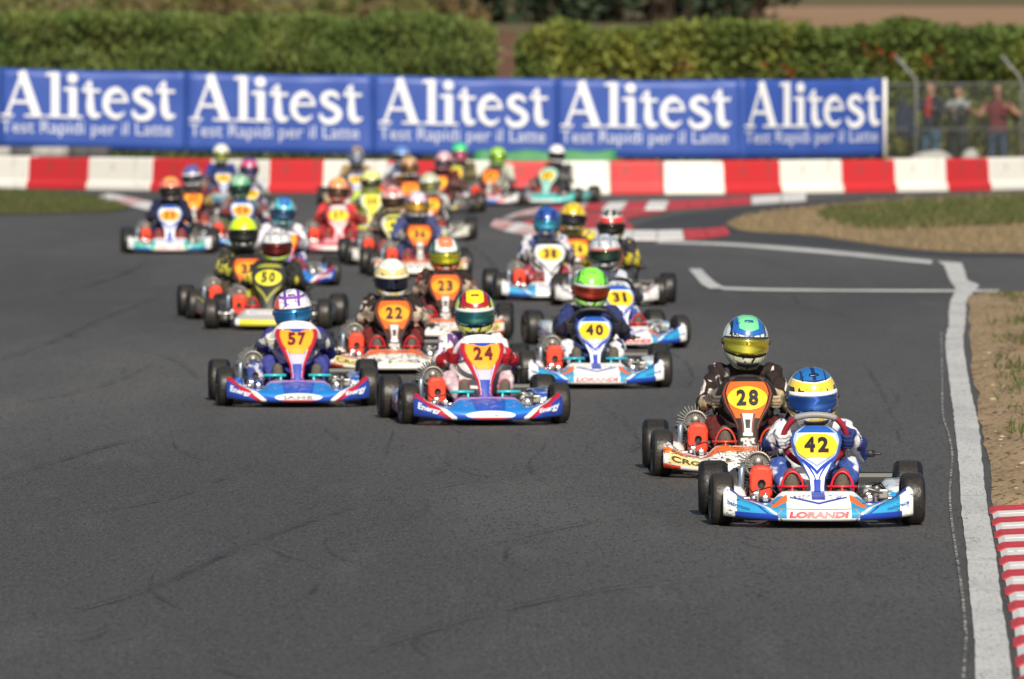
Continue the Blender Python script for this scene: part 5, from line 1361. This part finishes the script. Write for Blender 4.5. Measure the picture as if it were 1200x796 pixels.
kart('26', 676, 344.5, 3, 'high', ('bands', (.55, .5, .08), (.04, .06, .3), (.6, .6, .6)), (SC, 'B', 'oval'), YP, ('stripe', (.72, .50, .03), (.72, .52, .04), (.40, .28, .03), (.70, .48, .03), (.2, .15, .03)), (.02, .02, .03), None,
     ((.62, .50, .03), (.03, .06, .28), (.05, .05, .08)), ((.6, .5, .05), (.1, .1, .1)),
     'kart almost hidden behind kart 38', 'driver in plain golden yellow helmet peeping past the dark blue helmet')
# --- left group
kart('11', 199, 297, 2, 'high', ('swoosh', (.10, .52, .30), (.03, .16, .50), (.03, .40, .68)), (SW, 'B', 'oval'), OP, ('stripe', (.80, .16, .09), (.82, .42, .06), (.80, .30, .14), (.76, .14, .08), (.05, .02, .02)), (.02, .016, .016), None,
     ((.010, .014, .05), (.012, .018, .06), (.012, .016, .05)), ((.02, .02, .04), (.03, .03, .05)),
     'white and blue kart with green flashes at the outer edge of the pack', 'driver in orange red helmet and navy suit with orange collar', texts=LOR((.6, .08, .08)))
kart('41', 227, 275, 4, 'high', SC, (SC, 'C', 'shield'), OP, ('band', (.40, .10, .12), (.10, .10, .30), (.12, .12, .34), (.50, .12, .10), (.60, .60, .62)), (.05, .05, .08), silverstrip,
     ((.10, .02, .03), (.50, .40, .20), (.05, .05, .06)), ((.4, .3, .1), (.1, .1, .1)), 'kart with orange plate close behind the driver in the orange red helmet', 'driver in purple and red helmet with white brow strip')
kart('14', 284, 290, 4, 'mid', SW, (SW, 'B', 'oval'), OP, ('lines', (.05, .38, .14), (.40, .55, .42), (.50, .60, .52), (.04, .30, .11), (.03, .16, .08)), (.02, .08, .06), None,
     ((.10, .14, .16), (.30, .06, .03), (.08, .10, .03)), ((.05, .05, .05), (.3, .05, .05)), 'white kart with orange plate ridden by the driver in dark green', 'driver in dark green helmet and grey suit with rust sleeves', hdz=.03)
kart('16', 262, 240, 5, 'high', ('bands', (.03, .30, .28), (.6, .6, .6), (.02, .05, .2)), (SW, 'A', 'hex'), YP, ('stripe', (.72, .74, .70), (.74, .75, .70), (.60, .66, .30), (.66, .68, .64), (.5, .55, .2)), (.30, .34, .06), None,
     ((.02, .04, .20), (.03, .06, .26), (.02, .10, .14)), ((.2, .2, .25), (.05, .05, .1)), 'kart ridden by the tall driver in white helmet and navy suit near the barrier', 'tall driver in white helmet and navy suit near the barrier', hdz=.03)
kart('19', 294, 262, 4, 'high', ('bands', (.6, .6, .62), (.3, .03, .1), (.05, .05, .3)), (SW, 'A', 'hex'), YP, ('stripe', (.66, .10, .18), (.10, .06, .30), (.30, .06, .22), (.60, .10, .16), (.10, .06, .25)), (.05, .04, .12), None,
     ((.45, .46, .5), (.5, .5, .55), (.1, .1, .2)), ((.3, .3, .3), (.1, .1, .1)), 'kart behind the driver in dark green, with pale front panel', 'driver in crimson and purple helmet and pale suit')
kart('17', 397, 297, 3, 'mid', ('bands', (.62, .10, .14), (.72, .42, .44), (.70, .62, .60)), (('bands', (.72, .38, .42), (.60, .06, .08), (.75, .6, .6)), 'B', 'oval'), (.80, .62, .03), ('stripe', (.80, .26, .12), (.82, .46, .10), (.78, .34, .16), (.74, .22, .10), (.55, .10, .05)), (.10, .05, .03), None,
     ((.60, .05, .05), (.45, .03, .04), (.30, .03, .04)), ((.4, .04, .04), (.1, .02, .02)), 'red and pink kart number 17', 'driver on kart 17 in salmon orange helmet and red suit', hdz=.04)
# --- middle of the pack
kart('36', 492, 324, 4, 'high', SC, (SC, 'B', 'oval'), OP, ('band', (.62, .52, .58), (.60, .62, .70), (.66, .40, .46), (.10, .12, .34), (.40, .38, .40)), (.60, .30, .03), None,
     ((.05, .06, .16), (.03, .08, .36), (.05, .06, .14)), ((.05, .06, .2), (.3, .3, .3)), 'white and orange kart number 36', 'driver on kart 36 in pale pink and blue helmet with orange visor', texts=CRGT)
kart('46', 463, 311, 4, 'mid', ('bands', (.6, .6, .58), (.5, .05, .03), (.05, .05, .05)), (('bands', (.05, .05, .05), (.6, .58, .5), (.5, .5, .1)), 'B', 'oval'), (.74, .66, .06), ('lines', (.72, .55, .52), (.60, .05, .05), (.58, .06, .06), (.60, .10, .08), (.45, .30, .10)), (.10, .06, .03), None,
     ((.04, .03, .03), (.50, .45, .42), (.05, .05, .05)), ((.4, .3, .2), (.1, .1, .1)), 'dark kart with yellow oval plate beside kart 36', 'driver in white helmet with red stripes beside kart 36', hdz=.03)
kart('20', 436, 277, 3, 'mid', ('bands', (.6, .52, .05), (.6, .6, .6), (.05, .05, .05)), (('bands', (.7, .6, .06), (.6, .62, .6), (.2, .3, .05)), 'B', 'oval'), (.78, .64, .05), ('stripe', (.72, .70, .10), (.70, .70, .50), (.62, .64, .40), (.60, .62, .2), (.40, .42, .05)), (.06, .06, .03), None,
     ((.40, .52, .10), (.42, .58, .06), (.2, .2, .1)), ((.4, .4, .1), (.1, .1, .1)), 'yellow kart with yellow oval plate beside kart 17', 'driver in pale yellow helmet and lime suit', hdz=0)
kart('27', 481, 259, 2, 'high', SC, (SC, 'B', 'oval'), OP, ('dome', (.34, .14, .04), (.55, .40, .16), (.40, .18, .05), (.28, .10, .03), (.20, .07, .03)), (.20, .10, .03), None,
     ((.06, .02, .02), (.55, .22, .03), (.05, .03, .03)), ((.4, .2, .1), (.1, .1, .1)), 'kart with orange plate ridden by the driver in the bronze helmet', 'driver in bronze brown helmet')
kart('15', 418, 242, 2, 'high', ('bands', (.5, .35, .2), (.05, .05, .2), (.6, .6, .6)), (SW, 'A', 'hex'), YP, ('stripe', (.03, .05, .18), (.48, .32, .10), (.44, .30, .12), (.03, .06, .2), (.03, .05, .2)), (.30, .34, .42), None,
     ((.30, .20, .09), (.28, .2, .1), (.1, .08, .05)), ((.3, .2, .1), (.1, .1, .1)), 'kart near the barrier ridden by the driver in tan suit', 'driver in dark blue and gold helmet and tan suit near the barrier', hdz=.01)
kart('18', 470, 240, 0, 'high', ('bands', (.1, .2, .5), (.6, .6, .6), (.05, .05, .2)), (SW, 'A', 'hex'), YP, ('band', (.50, .58, .70), (.10, .22, .56), (.14, .28, .60), (.56, .60, .66), (.5, .5, .55)), (.05, .06, .1), None,
     ((.5, .5, .54), (.2, .25, .4), (.1, .1, .2)), ((.3, .3, .3), (.1, .1, .1)), 'kart by the barrier behind the driver in the bronze helmet', 'driver in light blue and white helmet by the barrier')
kart('32', 504, 282, 0, 'mid', ('bands', (.55, .55, .5), (.1, .1, .1), (.4, .4, .1)), (SC, 'B', 'oval'), YP, ('lines', (.55, .56, .48), (.50, .50, .20), (.40, .42, .30), (.46, .48, .42), (.4, .4, .3)), (.25, .26, .10), None,
     ((.40, .42, .42), (.1, .1, .12), (.05, .05, .06)), ((.3, .3, .3), (.1, .1, .1)), 'kart just behind kart 36, ridden by the driver in grey', 'driver in grey and olive helmet behind kart 36', hdz=.0)
kart('34', 514, 250, -6, 'high', ('bands', (.05, .05, .06), (.5, .4, .05), (.4, .05, .05)), (SC, 'B', 'oval'), YP, ('stripe', (.62, .42, .46), (.70, .62, .64), (.50, .10, .16), (.54, .22, .28), (.3, .05, .1)), (.10, .06, .08), None,
     ((.10, .02, .02), (.06, .05, .05), (.05, .04, .03)), ((.2, .1, .1), (.1, .1, .1)), 'dark kart ridden by the driver in pale pink helmet', 'driver in pale pink and white helmet and dark red suit')
kart('37', 533, 237, -8, 'high', ('bands', (.5, .5, .05), (.05, .05, .05), (.5, .05, .2)), (('bands', (.4, .4, .05), (.1, .1, .1), (.5, .5, .1)), 'B', 'oval'), YP, ('stripe', (.06, .60, .22), (.08, .66, .26), (.06, .60, .22), (.05, .52, .20), (.60, .08, .18)), (.60, .12, .22), None,
     ((.10, .08, .04), (.4, .3, .05), (.05, .05, .05)), ((.2, .2, .1), (.1, .1, .1)), 'kart ridden by the driver in emerald helmet with pink visor', 'driver in emerald green helmet with pink visor', hdz=.02)
kart('39', 574, 241, -12, 'high', ('bands', (.62, .62, .64), (.55, .06, .08), (.04, .08, .40)), (SC, 'B', 'oval'), OP, ('lines', (.30, .60, .06), (.50, .64, .10), (.10, .36, .05), (.24, .50, .06), (.20, .48, .05)), (.30, .50, .05), None,
     ((.50, .50, .42), (.46, .46, .38), (.1, .1, .1)), ((.3, .3, .3), (.1, .1, .1)), 'kart with red, white and blue nose ridden by the driver in cream', 'driver in leaf green helmet and cream suit', hdz=.0)
kart('21', 641, 240, -14, 'high', ('bands', (.05, .44, .42), (.12, .54, .50), (.50, .60, .60)), (('bands', (.10, .42, .40), (.30, .52, .50), (.5, .6, .5)), 'B', 'oval'), YP, ('stripe', (.78, .78, .78), (.80, .80, .80), (.74, .74, .75), (.72, .72, .73), (.60, .60, .60)), (.02, .02, .025), None,
     ((.04, .04, .05), (.24, .20, .22), (.04, .04, .05)), ((.2, .2, .2), (.1, .1, .1)), 'turquoise kart at the tail of the pack by the exit kerb', 'driver of the turquoise kart in plain white helmet', hdz=.02)
